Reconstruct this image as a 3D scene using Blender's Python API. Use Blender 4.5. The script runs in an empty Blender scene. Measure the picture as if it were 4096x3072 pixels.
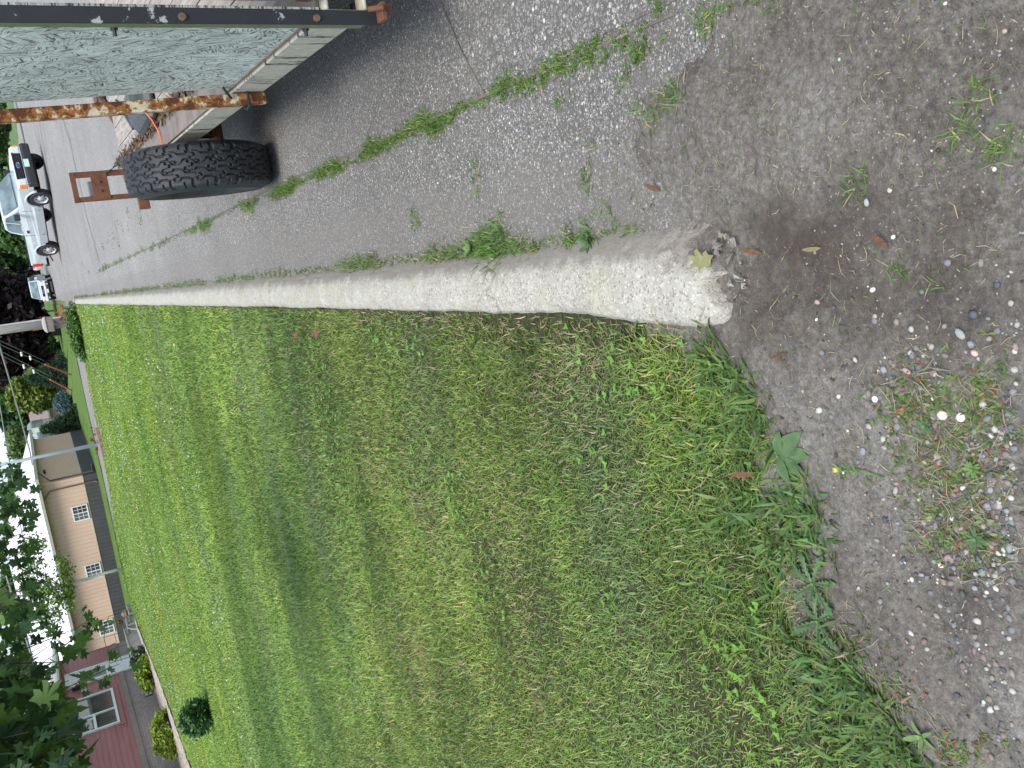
import bpy, math, random
import numpy as np
from mathutils import Vector, Matrix
R=math.radians
sc=bpy.context.scene
C=sc.collection
random.seed(7); rng=np.random.default_rng(11)
# ------------------------------------------------------------------ camera
CAMH=1.55
cd=bpy.data.cameras.new("Camera"); cam=bpy.data.objects.new("Camera",cd); C.objects.link(cam)
cd.sensor_fit='HORIZONTAL'; cd.sensor_width=36; FPX=3381.88; cd.lens=FPX/4096*36
cd.clip_start=0.05; cd.clip_end=3000
RX=Vector((-.12976666,-.49742923,-.85774400)); RY=Vector((-.97719514,-.08247928,.19567022)); RF=Vector((-.16807819,.86357474,-.47538236))
m=Matrix.Identity(4)
for i in range(3):
    m[i][0]=RX[i]; m[i][1]=-RY[i]; m[i][2]=-RF[i]
m.translation=(0,0,CAMH); cam.matrix_world=m
sc.camera=cam
sc.render.resolution_x=1024; sc.render.resolution_y=768
# ------------------------------------------------------------------ light
sc.view_settings.view_transform='Standard'; sc.view_settings.look='None'; sc.view_settings.gamma=1
sc.view_settings.exposure=1.42
SUN_EL=R(60); SUN_AZ=R(188)
w=bpy.data.worlds.new("World"); sc.world=w; w.use_nodes=True
nt=w.node_tree; nt.nodes.clear()
out=nt.nodes.new('ShaderNodeOutputWorld'); bg=nt.nodes.new('ShaderNodeBackground')
sky=nt.nodes.new('ShaderNodeTexSky'); sky.sky_type='NISHITA'; sky.sun_disc=False; sky.sun_elevation=SUN_EL; sky.sun_rotation=SUN_AZ
bg.inputs['Strength'].default_value=0.13
tc=nt.nodes.new('ShaderNodeTexCoord'); mp=nt.nodes.new('ShaderNodeMapping'); mp.inputs['Scale'].default_value=(1,1,2.6)
nz=nt.nodes.new('ShaderNodeTexNoise'); nz.inputs['Scale'].default_value=3.2; nz.inputs['Detail'].default_value=6; nz.inputs['Roughness'].default_value=.55
cr=nt.nodes.new('ShaderNodeValToRGB'); cr.color_ramp.elements[0].position=.34; cr.color_ramp.elements[0].color=(.45,.45,.45,1); cr.color_ramp.elements[1].position=.56; cr.color_ramp.elements[1].color=(1,1,1,1)
mx=nt.nodes.new('ShaderNodeMix'); mx.data_type='RGBA'; mx.inputs[7].default_value=(2.45,2.85,3.3,1)
L=nt.links.new
L(tc.outputs['Generated'],mp.inputs[0]); L(mp.outputs[0],nz.inputs['Vector']); L(nz.outputs['Fac'],cr.inputs[0]); L(cr.outputs[0],mx.inputs[0]); L(sky.outputs[0],mx.inputs[6]); L(mx.outputs[2],bg.inputs[0]); L(bg.outputs[0],out.inputs[0])
sd=bpy.data.lights.new("sun",'SUN'); sd.energy=1.5; sd.angle=R(26); sd.color=(1,.96,.9)
sun=bpy.data.objects.new("sun",sd); C.objects.link(sun)
sdir=Vector((math.sin(SUN_AZ)*math.cos(SUN_EL),math.cos(SUN_AZ)*math.cos(SUN_EL),math.sin(SUN_EL)))
sun.rotation_euler=sdir.to_track_quat('Z','Y').to_euler(); sun.location=(0,0,30)
try: sc.cycles.max_bounces=6; sc.cycles.transparent_max_bounces=8
except: pass
# ------------------------------------------------------------------ terrain and rays
def S(t): t=np.clip(t,0,1); return t*t*(3-2*t)
def H(X,Y): return -0.9*np.maximum(S((Y-42)/38.)*S((X+8)/6.), S((Y-74)/18.))
def ray(px,py):
    return (RX*(px-2048)+RY*(py-1536)+RF*FPX)
def G(px,py,dz=0.):
    r=ray(px,py); z=dz
    for i in range(80):
        t=(z-CAMH)/r.z; z=.5*z+.5*(float(H(r.x*t,r.y*t))+dz)
    return Vector((r.x*t,r.y*t,float(H(r.x*t,r.y*t))))
def aY(px,py,Y): r=ray(px,py); t=Y/r.y; return Vector((r.x*t,Y,CAMH+r.z*t))
def aX(px,py,X): r=ray(px,py); t=X/r.x; return Vector((X,r.y*t,CAMH+r.z*t))
def aD(px,py,D): r=ray(px,py).normalized(); return Vector((0,0,CAMH))+r*D
_T=rng.random((256,256))
def vn(x,y,s=1.,o=0):
    x=np.asarray(x,float)*s+o*17.3; y=np.asarray(y,float)*s+o*31.7
    xi=np.floor(x).astype(int); yi=np.floor(y).astype(int); fx=x-xi; fy=y-yi
    fx=fx*fx*(3-2*fx); fy=fy*fy*(3-2*fy)
    a=_T[xi%256,yi%256]; b=_T[(xi+1)%256,yi%256]; c=_T[xi%256,(yi+1)%256]; d=_T[(xi+1)%256,(yi+1)%256]
    return (a*(1-fx)+b*fx)*(1-fy)+(c*(1-fx)+d*fx)*fy
def fbm(x,y,s=1.,o=0,n=4):
    v=0; a=.5; t=0
    for i in range(n): v=v+a*vn(x,y,s*2**i,o+i*3); t+=a; a*=.55
    return v/t
# ------------------------------------------------------------------ objects
def tag(o,label=None,cat=None,group=None,kind=None):
    if label: o['label']=label
    if cat: o['category']=cat
    if group: o['group']=group
    if kind: o['kind']=kind
    return o
def empty(name,loc,label,cat,group=None,rz=0):
    o=bpy.data.objects.new(name,None); C.objects.link(o); o.location=loc; o.rotation_euler=(0,0,rz); o.empty_display_size=.1
    return tag(o,label,cat,group)
class MB:
    def __init__(s): s.v=[]; s.f=[]; s.M=Matrix.Identity(4)
    def add(s,vs,fs):
        n=len(s.v); s.v+= [tuple(s.M@Vector(v)) for v in vs]; s.f+=[tuple(i+n for i in f) for f in fs]; return s
    def bx(s,x0,x1,y0,y1,z0,z1):
        return s.add([(x0,y0,z0),(x1,y0,z0),(x1,y1,z0),(x0,y1,z0),(x0,y0,z1),(x1,y0,z1),(x1,y1,z1),(x0,y1,z1)],
            [(0,3,2,1),(4,5,6,7),(0,1,5,4),(1,2,6,5),(2,3,7,6),(3,0,4,7)])
    def tube(s,pts,rad,n=8,cap=True):
        pts=[Vector(p) for p in pts]; 
        if not hasattr(rad,'__len__'): rad=[rad]*len(pts)
        vs=[];fs=[]
        t=(pts[1]-pts[0]).normalized(); u=t.orthogonal().normalized()
        for i,p in enumerate(pts):
            a=pts[max(i-1,0)]; b=pts[min(i+1,len(pts)-1)]; t=(b-a).normalized()
            u=(u-t*u.dot(t)).normalized(); v=t.cross(u)
            for k in range(n):
                th=2*math.pi*k/n; vs.append(p+(u*math.cos(th)+v*math.sin(th))*rad[i])
        for i in range(len(pts)-1):
            for k in range(n): fs.append((i*n+k,i*n+(k+1)%n,(i+1)*n+(k+1)%n,(i+1)*n+k))
        if cap: fs.append(tuple(range(n))[::-1]); fs.append(tuple((len(pts)-1)*n+k for k in range(n)))
        return s.add(vs,fs)
    def prism(s,poly,d0,d1,plane='XZ',inset=None):
        # poly 2d extruded between d0,d1 along the third axis; inset(poly point)->shrink amount
        n=len(poly); vs=[]
        for d in (d0,d1):
            for a,b in poly:
                k=0 if inset is None else inset(a,b)
                dd=d-k*(1 if d>0 else -1)
                vs.append((a,dd,b) if plane=='XZ' else ((dd,a,b) if plane=='YZ' else (a,b,dd)))
        fs=[tuple(range(n)),tuple(range(2*n-1,n-1,-1))]+[(i,i+n,(i+1)%n+n,(i+1)%n) for i in range(n)]
        return s.add(vs,fs)
    def lathe(s,prof,c,axis='X',n=32):
        vs=[];fs=[];c=Vector(c)
        for (a,r) in prof:
            for k in range(n):
                th=2*math.pi*k/n
                p={'X':(a,r*math.cos(th),r*math.sin(th)),'Y':(r*math.cos(th),a,r*math.sin(th)),'Z':(r*math.cos(th),r*math.sin(th),a)}[axis]
                vs.append(c+Vector(p))
        m_=len(prof)
        for i in range(m_-1):
            for k in range(n): fs.append((i*n+k,i*n+(k+1)%n,(i+1)*n+(k+1)%n,(i+1)*n+k))
        return s.add(vs,fs)
    def build(s,name,mat,parent=None,smooth=False,bevel=0,seg=2):
        me=bpy.data.meshes.new(name); me.from_pydata(s.v,[],s.f); me.update()
        import bmesh
        b=bmesh.new(); b.from_mesh(me); bmesh.ops.recalc_face_normals(b,faces=b.faces); b.to_mesh(me); b.free()
        me.materials.append(mat)
        o=bpy.data.objects.new(name,me); C.objects.link(o)
        if parent: o.parent=parent
        if smooth: me.polygons.foreach_set('use_smooth',[True]*len(me.polygons))
        if bevel:
            md=o.modifiers.new('b','BEVEL'); md.width=bevel; md.segments=seg; md.limit_method='ANGLE'; md.angle_limit=R(35)
        return o
def npmesh(name,verts,loops,counts,mat,parent=None,col=None,smooth=False):
    verts=np.asarray(verts,np.float32); loops=np.asarray(loops,np.int32); counts=np.asarray(counts,np.int32)
    me=bpy.data.meshes.new(name); me.vertices.add(len(verts)); me.vertices.foreach_set('co',verts.ravel())
    me.loops.add(len(loops)); me.loops.foreach_set('vertex_index',loops)
    me.polygons.add(len(counts)); st=np.concatenate([[0],np.cumsum(counts)[:-1]]).astype(np.int32)
    me.polygons.foreach_set('loop_start',st); 
    try: me.polygons.foreach_set('loop_total',counts)
    except Exception: pass
    if smooth: me.polygons.foreach_set('use_smooth',np.ones(len(counts),bool))
    if col is not None:
        a=me.color_attributes.new('Col','FLOAT_COLOR','POINT'); c4=np.ones((len(verts),4),np.float32); c4[:,:3]=col; a.data.foreach_set('color',c4.ravel())
    me.update(calc_edges=True); me.materials.append(mat)
    o=bpy.data.objects.new(name,me); C.objects.link(o)
    if parent: o.parent=parent
    return o
def grid(name,xs,ys,zf,mat,mask=None,kind='structure'):
    X,Y=np.meshgrid(xs,ys); Z=zf(X,Y); nx=len(xs); ny=len(ys)
    v=np.stack([X,Y,Z],-1).reshape(-1,3); i=np.arange(nx-1)[None,:]+nx*np.arange(ny-1)[:,None]; i=i.ravel()
    if mask is not None:
        cx=(X[:-1,:-1]+X[1:,1:])/2; cy=(Y[:-1,:-1]+Y[1:,1:])/2; i=i[mask(cx,cy).ravel()]
    q=np.stack([i,i+1,i+nx+1,i+nx],-1)
    o=npmesh(name,v,q.ravel(),np.full(len(q),4),mat,smooth=True); tag(o,kind=kind); return o
# ------------------------------------------------------------------ materials
def newmat(name):
    m_=bpy.data.materials.new(name); m_.use_nodes=True; t=m_.node_tree; b=t.nodes['Principled BSDF']; return m_,t,b
def N(t,ty,**k):
    n=t.nodes.new(ty)
    for a,b in k.items(): setattr(n,a,b)
    return n
def setin(n,**k):
    for a,b in k.items(): n.inputs[a.replace('_',' ')].default_value=b
    return n
def pos(t,scale=(1,1,1),rot=(0,0,0),obj=True):
    if obj: c=N(t,'ShaderNodeTexCoord').outputs['Object']
    else: c=N(t,'ShaderNodeNewGeometry').outputs['Position']
    mp=N(t,'ShaderNodeMapping'); mp.inputs['Scale'].default_value=scale; mp.inputs['Rotation'].default_value=rot
    t.links.new(c,mp.inputs[0]); return mp.outputs[0]
def noise(t,vec,scale,detail=4,rough=.6,dist=0):
    n=N(t,'ShaderNodeTexNoise'); n.inputs['Scale'].default_value=scale; n.inputs['Detail'].default_value=detail; n.inputs['Roughness'].default_value=rough; n.inputs['Distortion'].default_value=dist
    t.links.new(vec,n.inputs['Vector']); return n.outputs['Fac']
def ramp(t,fac,stops,interp='LINEAR'):
    r=N(t,'ShaderNodeValToRGB'); e=r.color_ramp.elements; r.color_ramp.interpolation=interp
    while len(e)<len(stops): e.new(.5)
    for i,(p,c) in enumerate(stops):
        e[i].position=p; c=(c,c,c) if not hasattr(c,'__len__') else c; e[i].color=(*c[:3],1)
    t.links.new(fac,r.inputs[0]); return r.outputs[0]
def mix(t,fac,a,b,bt='MIX'):
    n=N(t,'ShaderNodeMix',data_type='RGBA',blend_type=bt)
    for i,x in ((0,fac),(6,a),(7,b)):
        if hasattr(x,'is_linked') or hasattr(x,'links'): t.links.new(x,n.inputs[i])
        elif i==0: n.inputs[0].default_value=x
        else: n.inputs[i].default_value=(*x[:3],1) if hasattr(x,'__len__') else (x,x,x,1)
    return n.outputs[2]
def math_(t,op,a,b=0.):
    n=N(t,'ShaderNodeMath',operation=op)
    for i,x in ((0,a),(1,b)):
        if hasattr(x,'links'): t.links.new(x,n.inputs[i])
        else: n.inputs[i].default_value=x
    return n.outputs[0]
def bump(t,b,h,st=.4,dist=.01):
    n=N(t,'ShaderNodeBump'); n.inputs['Strength'].default_value=st; n.inputs['Distance'].default_value=dist
    t.links.new(h,n.inputs['Height']); t.links.new(n.outputs[0],b.inputs['Normal'])
def pm(name,c1,c2,scale=8,rough=.6,bst=.2,bdist=.004,metal=0,obj=True,stretch=(1,1,1),detail=5,c3=None,spec=.5):
    m_,t,b=newmat(name); v=pos(t,stretch,obj=obj); f=noise(t,v,scale,detail)
    st=[(.3,c1),(.7,c2)] if c3 is None else [(.3,c1),(.58,c2),(.66,c3)]
    t.links.new(ramp(t,f,st),b.inputs['Base Color'])
    b.inputs['Roughness'].default_value=rough; b.inputs['Metallic'].default_value=metal; b.inputs['Specular IOR Level'].default_value=spec
    f2=noise(t,v,scale*4,3); bump(t,b,f2,bst,bdist); return m_
def leafmat(name,tint=(1,1,1),tr=.3,rough=.5):
    m_,t,b=newmat(name); a=N(t,'ShaderNodeAttribute',attribute_name='Col')
    c=mix(t,1.,a.outputs['Color'],tint,'MULTIPLY')
    t.links.new(c,b.inputs['Base Color']); b.inputs['Roughness'].default_value=rough; b.inputs['Specular IOR Level'].default_value=.3
    tl=N(t,'ShaderNodeBsdfTranslucent'); t.links.new(c,tl.inputs[0]); ms=N(t,'ShaderNodeMixShader'); ms.inputs[0].default_value=tr
    t.links.new(b.outputs[0],ms.inputs[1]); t.links.new(tl.outputs[0],ms.inputs[2]); t.links.new(ms.outputs[0],t.nodes['Material Output'].inputs[0]); return m_
LEAF=leafmat('leaf'); GRASS=leafmat('grass_blade',tr=.25,rough=.45)
# pavement: exposed aggregate
def pavement_mat(name,big=False):
    m_,t,b=newmat(name); v=pos(t,obj=False)
    def stones(sc_):
        vo=N(t,'ShaderNodeTexVoronoi'); vo.inputs['Scale'].default_value=sc_; t.links.new(v,vo.inputs['Vector'])
        sep=N(t,'ShaderNodeSeparateColor'); t.links.new(vo.outputs['Color'],sep.inputs[0])
        tone=ramp(t,sep.outputs[0],[(0,(.13,.125,.12)),(.3,(.20,.195,.187)),(.6,(.28,.272,.262)),(.82,(.40,.39,.375)),(1,(.66,.65,.63))])
        ed=ramp(t,vo.outputs['Distance'],[(.36,1.),(.56,0.)])
        return mix(t,ed,(.11,.105,.10),tone),vo.outputs['Distance']
    c1,d1=stones(95 if not big else 62); c2,d2=stones(210)
    f=noise(t,v,60,2); c=mix(t,ramp(t,f,[(.42,0),(.58,1)]),c1,c2)
    pt=noise(t,v,.55,5,.6); c=mix(t,1.,c,ramp(t,pt,[(.3,(.80,.78,.77)),(.7,(1.1,1.09,1.08))]),'MULTIPLY')
    sm=noise(t,v,3.1,6,.7); c=mix(t,ramp(t,sm,[(.5,0),(.75,.5)]),c,(.19,.18,.165))
    # dust and soil trodden onto the near end
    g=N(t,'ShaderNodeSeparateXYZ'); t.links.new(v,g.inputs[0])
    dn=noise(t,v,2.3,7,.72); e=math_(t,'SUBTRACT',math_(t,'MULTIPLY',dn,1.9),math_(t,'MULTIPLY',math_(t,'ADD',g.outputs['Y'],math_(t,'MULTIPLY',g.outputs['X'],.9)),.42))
    yf=ramp(t,math_(t,'MULTIPLY',g.outputs['Y'],.04),[(.14,(.96,.95,.94)),(.55,(1.42,1.40,1.40))]); c=mix(t,1.,c,yf,'MULTIPLY'); c=mix(t,ramp(t,e,[(.0,0),(.38,.85)]),c,(.125,.112,.10))  # yf lightens the far pavement: grazing sky sheen put into its colour
    # bed of silt beside the kerb
    ke=math_(t,'ADD',math_(t,'MULTIPLY',g.outputs['X'],3.2),math_(t,'MULTIPLY',dn,-1.3))
    c=mix(t,ramp(t,ke,[(-.0,.4),(.22,0)]),c,(.17,.155,.14))
    t.links.new(c,b.inputs['Base Color']); b.inputs['Roughness'].default_value=.85
    bump(t,b,math_(t,'ADD',d1,d2),.55,.004); return m_
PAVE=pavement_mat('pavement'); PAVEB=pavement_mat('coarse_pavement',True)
DIRT=None
def dirt_mat():
    m_,t,b=newmat('dirt'); v=pos(t,obj=False)
    f=noise(t,v,2.2,8,.65); c=ramp(t,f,[(.28,(.075,.064,.056)),(.45,(.142,.128,.115)),(.60,(.195,.181,.166)),(.75,(.25,.237,.222))])
    f2=noise(t,v,70,5,.7); c=mix(t,.70,c,ramp(t,f2,[(.3,(.42,.40,.38)),(.5,(.95,.94,.93)),(.72,(1.75,1.74,1.72))]),'MULTIPLY'); f3=noise(t,v,240,3,.7); c=mix(t,.6,c,ramp(t,f3,[(.3,.55),(.7,1.5)]),'MULTIPLY'); lp=noise(t,v,3.2,5,.6); c=mix(t,ramp(t,lp,[(.55,0),(.75,.5)]),c,(.27,.26,.245))
    g=N(t,'ShaderNodeSeparateXYZ'); t.links.new(v,g.inputs[0])
    ex=math_(t,'POWER',math_(t,'MULTIPLY',math_(t,'ADD',g.outputs['X'],.13),3.3),2.); ey=math_(t,'POWER',math_(t,'MULTIPLY',math_(t,'ADD',g.outputs['Y'],-1.28),1.9),2.)
    wet=math_(t,'ADD',math_(t,'ADD',ex,ey),math_(t,'MULTIPLY',noise(t,v,6,6,.7),2.6)); c=mix(t,ramp(t,math_(t,'MULTIPLY',wet,.4),[(.42,.8),(.80,0)]),c,(.075,.060,.050))
    vo=N(t,'ShaderNodeTexVoronoi'); vo.inputs['Scale'].default_value=150; t.links.new(v,vo.inputs['Vector'])
    sep=N(t,'ShaderNodeSeparateColor'); t.links.new(vo.outputs['Color'],sep.inputs[0])
    chip=math_(t,'MULTIPLY',ramp(t,sep.outputs[1],[(.86,0),(.88,1)]),ramp(t,vo.outputs['Distance'],[(.28,1),(.36,0)]))
    pn=noise(t,v,1.5,3); chip=math_(t,'MULTIPLY',chip,ramp(t,math_(t,'ADD',pn,math_(t,'MULTIPLY',g.outputs['X'],.25)),[(.42,0.1),(.62,1)]))
    c=mix(t,chip,c,mix(t,sep.outputs[0],(.16,.15,.14),(.50,.48,.45)))
    t.links.new(c,b.inputs['Base Color']); b.inputs['Roughness'].default_value=.95; b.inputs['Specular IOR Level'].default_value=.15
    h=math_(t,'ADD',noise(t,v,28,8,.75),math_(t,'MULTIPLY',f2,.35)); bump(t,b,h,.9,.012); return m_
DIRT=dirt_mat()
def lawn_mat():
    m_,t,b=newmat('lawn_soil'); v=pos(t,obj=False)
    f=noise(t,v,1.1,6,.6); f2=noise(t,v,45,4,.7); g=N(t,'ShaderNodeSeparateXYZ'); t.links.new(v,g.inputs[0])
    far=ramp(t,math_(t,'MULTIPLY',g.outputs['Y'],.02),[(.05,0),(.28,1)])
    soil=ramp(t,f2,[(.3,(.040,.042,.022)),(.7,(.085,.085,.045))]); gr=ramp(t,f,[(.3,(.07,.13,.03)),(.7,(.13,.20,.05))])
    gr=mix(t,.5,gr,ramp(t,f2,[(.3,.4),(.7,1.6)]),'MULTIPLY')
    t.links.new(mix(t,far,soil,gr),b.inputs['Base Color']); b.inputs['Roughness'].default_value=.95; b.inputs['Specular IOR Level'].default_value=.1
    bump(t,b,f2,.8,.03); return m_
LAWN=lawn_mat()
FARG=pm('far_ground',(.06,.12,.03),(.11,.17,.05),.4,.95,.3,.05,obj=False)
def kerb_mat():
    m_,t,b=newmat('kerb_concrete'); v=pos(t,obj=False)
    vo=N(t,'ShaderNodeTexVoronoi'); vo.inputs['Scale'].default_value=170; t.links.new(v,vo.inputs['Vector'])
    sep=N(t,'ShaderNodeSeparateColor'); t.links.new(vo.outputs['Color'],sep.inputs[0])
    c=ramp(t,noise(t,v,13,8,.75),[(.3,(.31,.29,.245)),(.5,(.385,.365,.315)),(.7,(.46,.445,.395))])
    c=mix(t,ramp(t,sep.outputs[0],[(.84,0),(.88,.6)]),c,(.16,.14,.12))
    c=mix(t,ramp(t,sep.outputs[1],[(.85,0),(.9,.6)]),c,(.6,.58,.55))
    c=mix(t,ramp(t,noise(t,v,4.5,5,.6),[(.52,0),(.72,.5)]),c,(.33,.31,.18))
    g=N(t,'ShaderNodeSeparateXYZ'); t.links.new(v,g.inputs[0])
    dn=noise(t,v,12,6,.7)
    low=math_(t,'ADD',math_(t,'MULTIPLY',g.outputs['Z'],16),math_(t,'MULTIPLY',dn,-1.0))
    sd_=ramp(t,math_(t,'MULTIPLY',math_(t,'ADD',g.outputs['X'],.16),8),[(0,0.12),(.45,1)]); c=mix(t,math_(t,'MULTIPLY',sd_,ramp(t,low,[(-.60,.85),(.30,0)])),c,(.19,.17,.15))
    t.links.new(c,b.inputs['Base Color']); b.inputs['Roughness'].default_value=.9
    bump(t,b,math_(t,'ADD',vo.outputs['Distance'],noise(t,v,60,5)),.5,.004); return m_
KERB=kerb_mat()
# ------------------------------------------------------------------ ground, road, kerb
big=np.concatenate([[-900,-300,-120,-60],np.linspace(-40,60,51),[120,300,900]])
bigy=np.concatenate([[-200,-40],np.linspace(-8,130,70),[180,300,600,1500]])
grid('ground',big,bigy,lambda X,Y:H(X,Y)-.05,FARG)
def rx(Y): return np.interp(Y,[0,84,174,400],[34,15.8,8.7,4.])
fx=[-26,-12.5,-10.5,-8,-5,-1.3,-.1]; fyl=[45.5,44.3,44,43.2,44.2,43.2,42.8]
nxl=[-26,-15.7,-11,-8,-5.8,-2,-.1]; nyl=[56,46.9,42.3,38.8,37.4,36.0,34.6]
def roadmask(X,Y):
    main=(X>-.12)&(X<rx(Y))&(Y>-6)&(Y<260)
    side=(X<=-.12)&(X>-13)&(Y>np.interp(X,nxl,nyl))&(Y<np.interp(X,fx,fyl))
    return main|side
xs=np.concatenate([np.arange(-13,-.2,.2),[-.12],np.arange(0,.5,.05),np.arange(.6,36,.4)]); ys=np.concatenate([np.arange(-6,1,.5),np.arange(1,2.5,.05),np.arange(2.5,34,.5),np.arange(34,46,.1),np.arange(46,262,1.5)])
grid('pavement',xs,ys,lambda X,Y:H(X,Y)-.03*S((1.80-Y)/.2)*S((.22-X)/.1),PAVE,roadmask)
# coarse patch right of the joint, near end
o=grid('coarse_pavement',np.linspace(.53,5,20),np.linspace(-3,2.82,20),lambda X,Y:.004+0*X,PAVEB)
# darker fresh slab strip between joint and trailer
def sheet(name,pts,mat,dz=.006,kind='structure'):
    v=[Vector((p[0],p[1],float(H(p[0],p[1]))+dz)) for p in pts]
    b_=MB(); b_.add(v,[tuple(range(len(v)))]); o=b_.build(name,mat); tag(o,kind=kind); return o
TAR=pm('tar_seam',(.13,.13,.135),(.22,.22,.22),14,.8,obj=False)
def ribbon(name,pts,wd,mat,dz):
    pts=[Vector(p) for p in pts]; fin=[]
    for a,b_ in zip(pts[:-1],pts[1:]):
        n=max(2,int((b_-a).length/.6)); fin+=[a.lerp(b_,i/n) for i in range(n)]
    fin.append(pts[-1]); L_=[];R_=[]
    for i,p in enumerate(fin):
        t=(fin[min(i+1,len(fin)-1)]-fin[max(i-1,0)]); t.z=0; t.normalize(); n=Vector((-t.y,t.x,0))
        ww=wd*(.6+.8*float(vn(i*.37,3.1)))
        for s_,lst in ((1,L_),(-1,R_)):
            q=p+n*s_*ww/2; lst.append((q.x,q.y,float(H(q.x,q.y))+dz))
    n=len(fin); b_=MB(); b_.add(L_+R_,[(i,i+n,i+n+1,i+1) for i in range(n-1)]); return tag(b_.build(name,mat),kind='structure')
seam=[(244,430),(258,500),(282,572),(299,657),(323,753),(345,861),(367,936),(397,1049)]
ribbon('tar_seam',[G(*p) for p in seam],.16,TAR,.005)
ribbon('tar_seam',[G(*p) for p in [(150,440),(170,560),(196,700),(215,860)]],.12,TAR,.005)
# the crack rows that the weeds root in
CRK=pm('crack_soil',(.10,.09,.07),(.17,.15,.12),40,.95,obj=False)
ribbon('joint_crack',[(.5,1.7,0),(.51,2.8,0),(.53,5.6,0),(.5,12,0),(.46,22,0)],.010,CRK,.005)
ribbon('joint_crack',[(.51,2.72,0),(.7,2.86,0),(.95,3.0,0),(2.5,3.3,0)],.007,CRK,.0065)
# kerb: rolled concrete
def kerb():
    prof=[(-.268,-.05),(-.266,.02),(-.256,.036),(-.232,.047),(-.195,.053),(-.155,.052),(-.118,.044),(-.085,.030),(-.060,.013),(-.038,-.008),(-.03,-.03)]
    # resample for roughness
    pr=[]
    for a,b_ in zip(prof[:-1],prof[1:]):
        for k in range(7): pr.append((a[0]+(b_[0]-a[0])*k/7,a[1]+(b_[1]-a[1])*k/7))
    pr.append(prof[-1]); pr=np.array(pr)
    joints=[6.1,9.3,12.4,15.5,18.6,21.8,25,28,31]
    ys=np.concatenate([np.arange(1.50,2.0,.005),np.arange(2.0,2.68,.012),np.arange(2.68,2.95,.004),np.arange(2.95,3.4,.012),np.arange(3.4,9,.03),np.arange(9,34.7,.08)])
    P=np.repeat(pr[None],len(ys),0); Y=np.repeat(ys[:,None],len(pr),1); X=P[...,0].copy(); Z=P[...,1].copy()
    wide=1+.26*S((2.6-Y)/1.1); X=-.165+(X+.165)*wide-.02*S((2.2-Y)/1.)*0
    Z+= .012*(fbm(X,Y,9,2)-.5)+.005*(fbm(X,Y,50,5)-.5)-.010*S((fbm(X,Y,14,41)-.70)/.08)*S((np.abs(X+.16)-.05)/.04); X+=.022*(fbm(Z*0+.3,Y,2.2,7)-.5)+.012*(fbm(X,Y,16,9)-.5)
    # joints
    for j in joints: Z-=.022*np.exp(-((Y-j)/.02)**2)
    # crack near 2.78
    cy=2.80+.07*(X+.16)+.03*np.sin(X*60)+.015*np.sin(X*130+1); dep=.05*np.exp(-((Y-cy)/.007)**2)*np.where(X<-.08,1,.3)*(.25+1.2*fbm(X,Y,30,12))
    cy2=2.84-.5*(X+.12); dep+=.04*np.exp(-((Y-cy2)/.008)**2)*((X>-.15)&(X<-.1))
    Z-=dep
    # broken near end
    e=1.60+.16*(fbm(X,0*X,22,3)-.5)+.07*np.exp(-((X+.07)/.04)**2)+.03*((X+.165)/.1)
    brk=S((e+.02-Y)/.022); Z=Z*(1-brk)+(-.03)*brk
    ch=S((1.86-Y+.12*(fbm(X,Y,16,4)-.5))/.08)*S((X+.155)/.03)*(Y>1.5); Z-=ch*(.008+.045*(fbm(X,Y,38,6)-.35)+.02*(fbm(X,Y,120,16)-.5)); Z+=.0035*(fbm(X,Y,150,26,3)-.5)
    n0,n1=Y.shape; v=np.stack([X,Y,Z],-1).reshape(-1,3); i=(np.arange(n1-1)[None,:]+n1*np.arange(n0-1)[:,None]).ravel()
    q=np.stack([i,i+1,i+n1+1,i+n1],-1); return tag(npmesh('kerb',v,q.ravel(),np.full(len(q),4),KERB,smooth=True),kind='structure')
kerb()
# dirt edge against the lawn
EX=[-3,-1.6,-1.25,-1.15,-1.0,-.76,-.58,-.43,-.36,-.27]; EY=[.3,.8,1.03,1.16,1.27,1.29,1.36,1.50,1.60,1.66]
def edge(X): return np.interp(X,EX,EY)
def lawn_z(X,Y): return .040+.045*(fbm(X,Y,.8,3)-.5)+.012*(fbm(X,Y,4,4)-.5)-.035*S((X+.42)/.16)*S((5-Y)/2)+H(X,Y)*1.0-.09*S((edge(X)-Y+.03)/.08)*(Y<3)
lx=np.concatenate([np.arange(-30,-6,.5),np.arange(-6,-.27,.06),[-.262]]); ly=np.concatenate([np.arange(.0,8,.06),np.arange(8,57,.5)])
def lawnmask(X,Y): return (Y<np.interp(X,nxl,nyl))
grid('lawn',lx,ly,lawn_z,LAWN,lawnmask)
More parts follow.
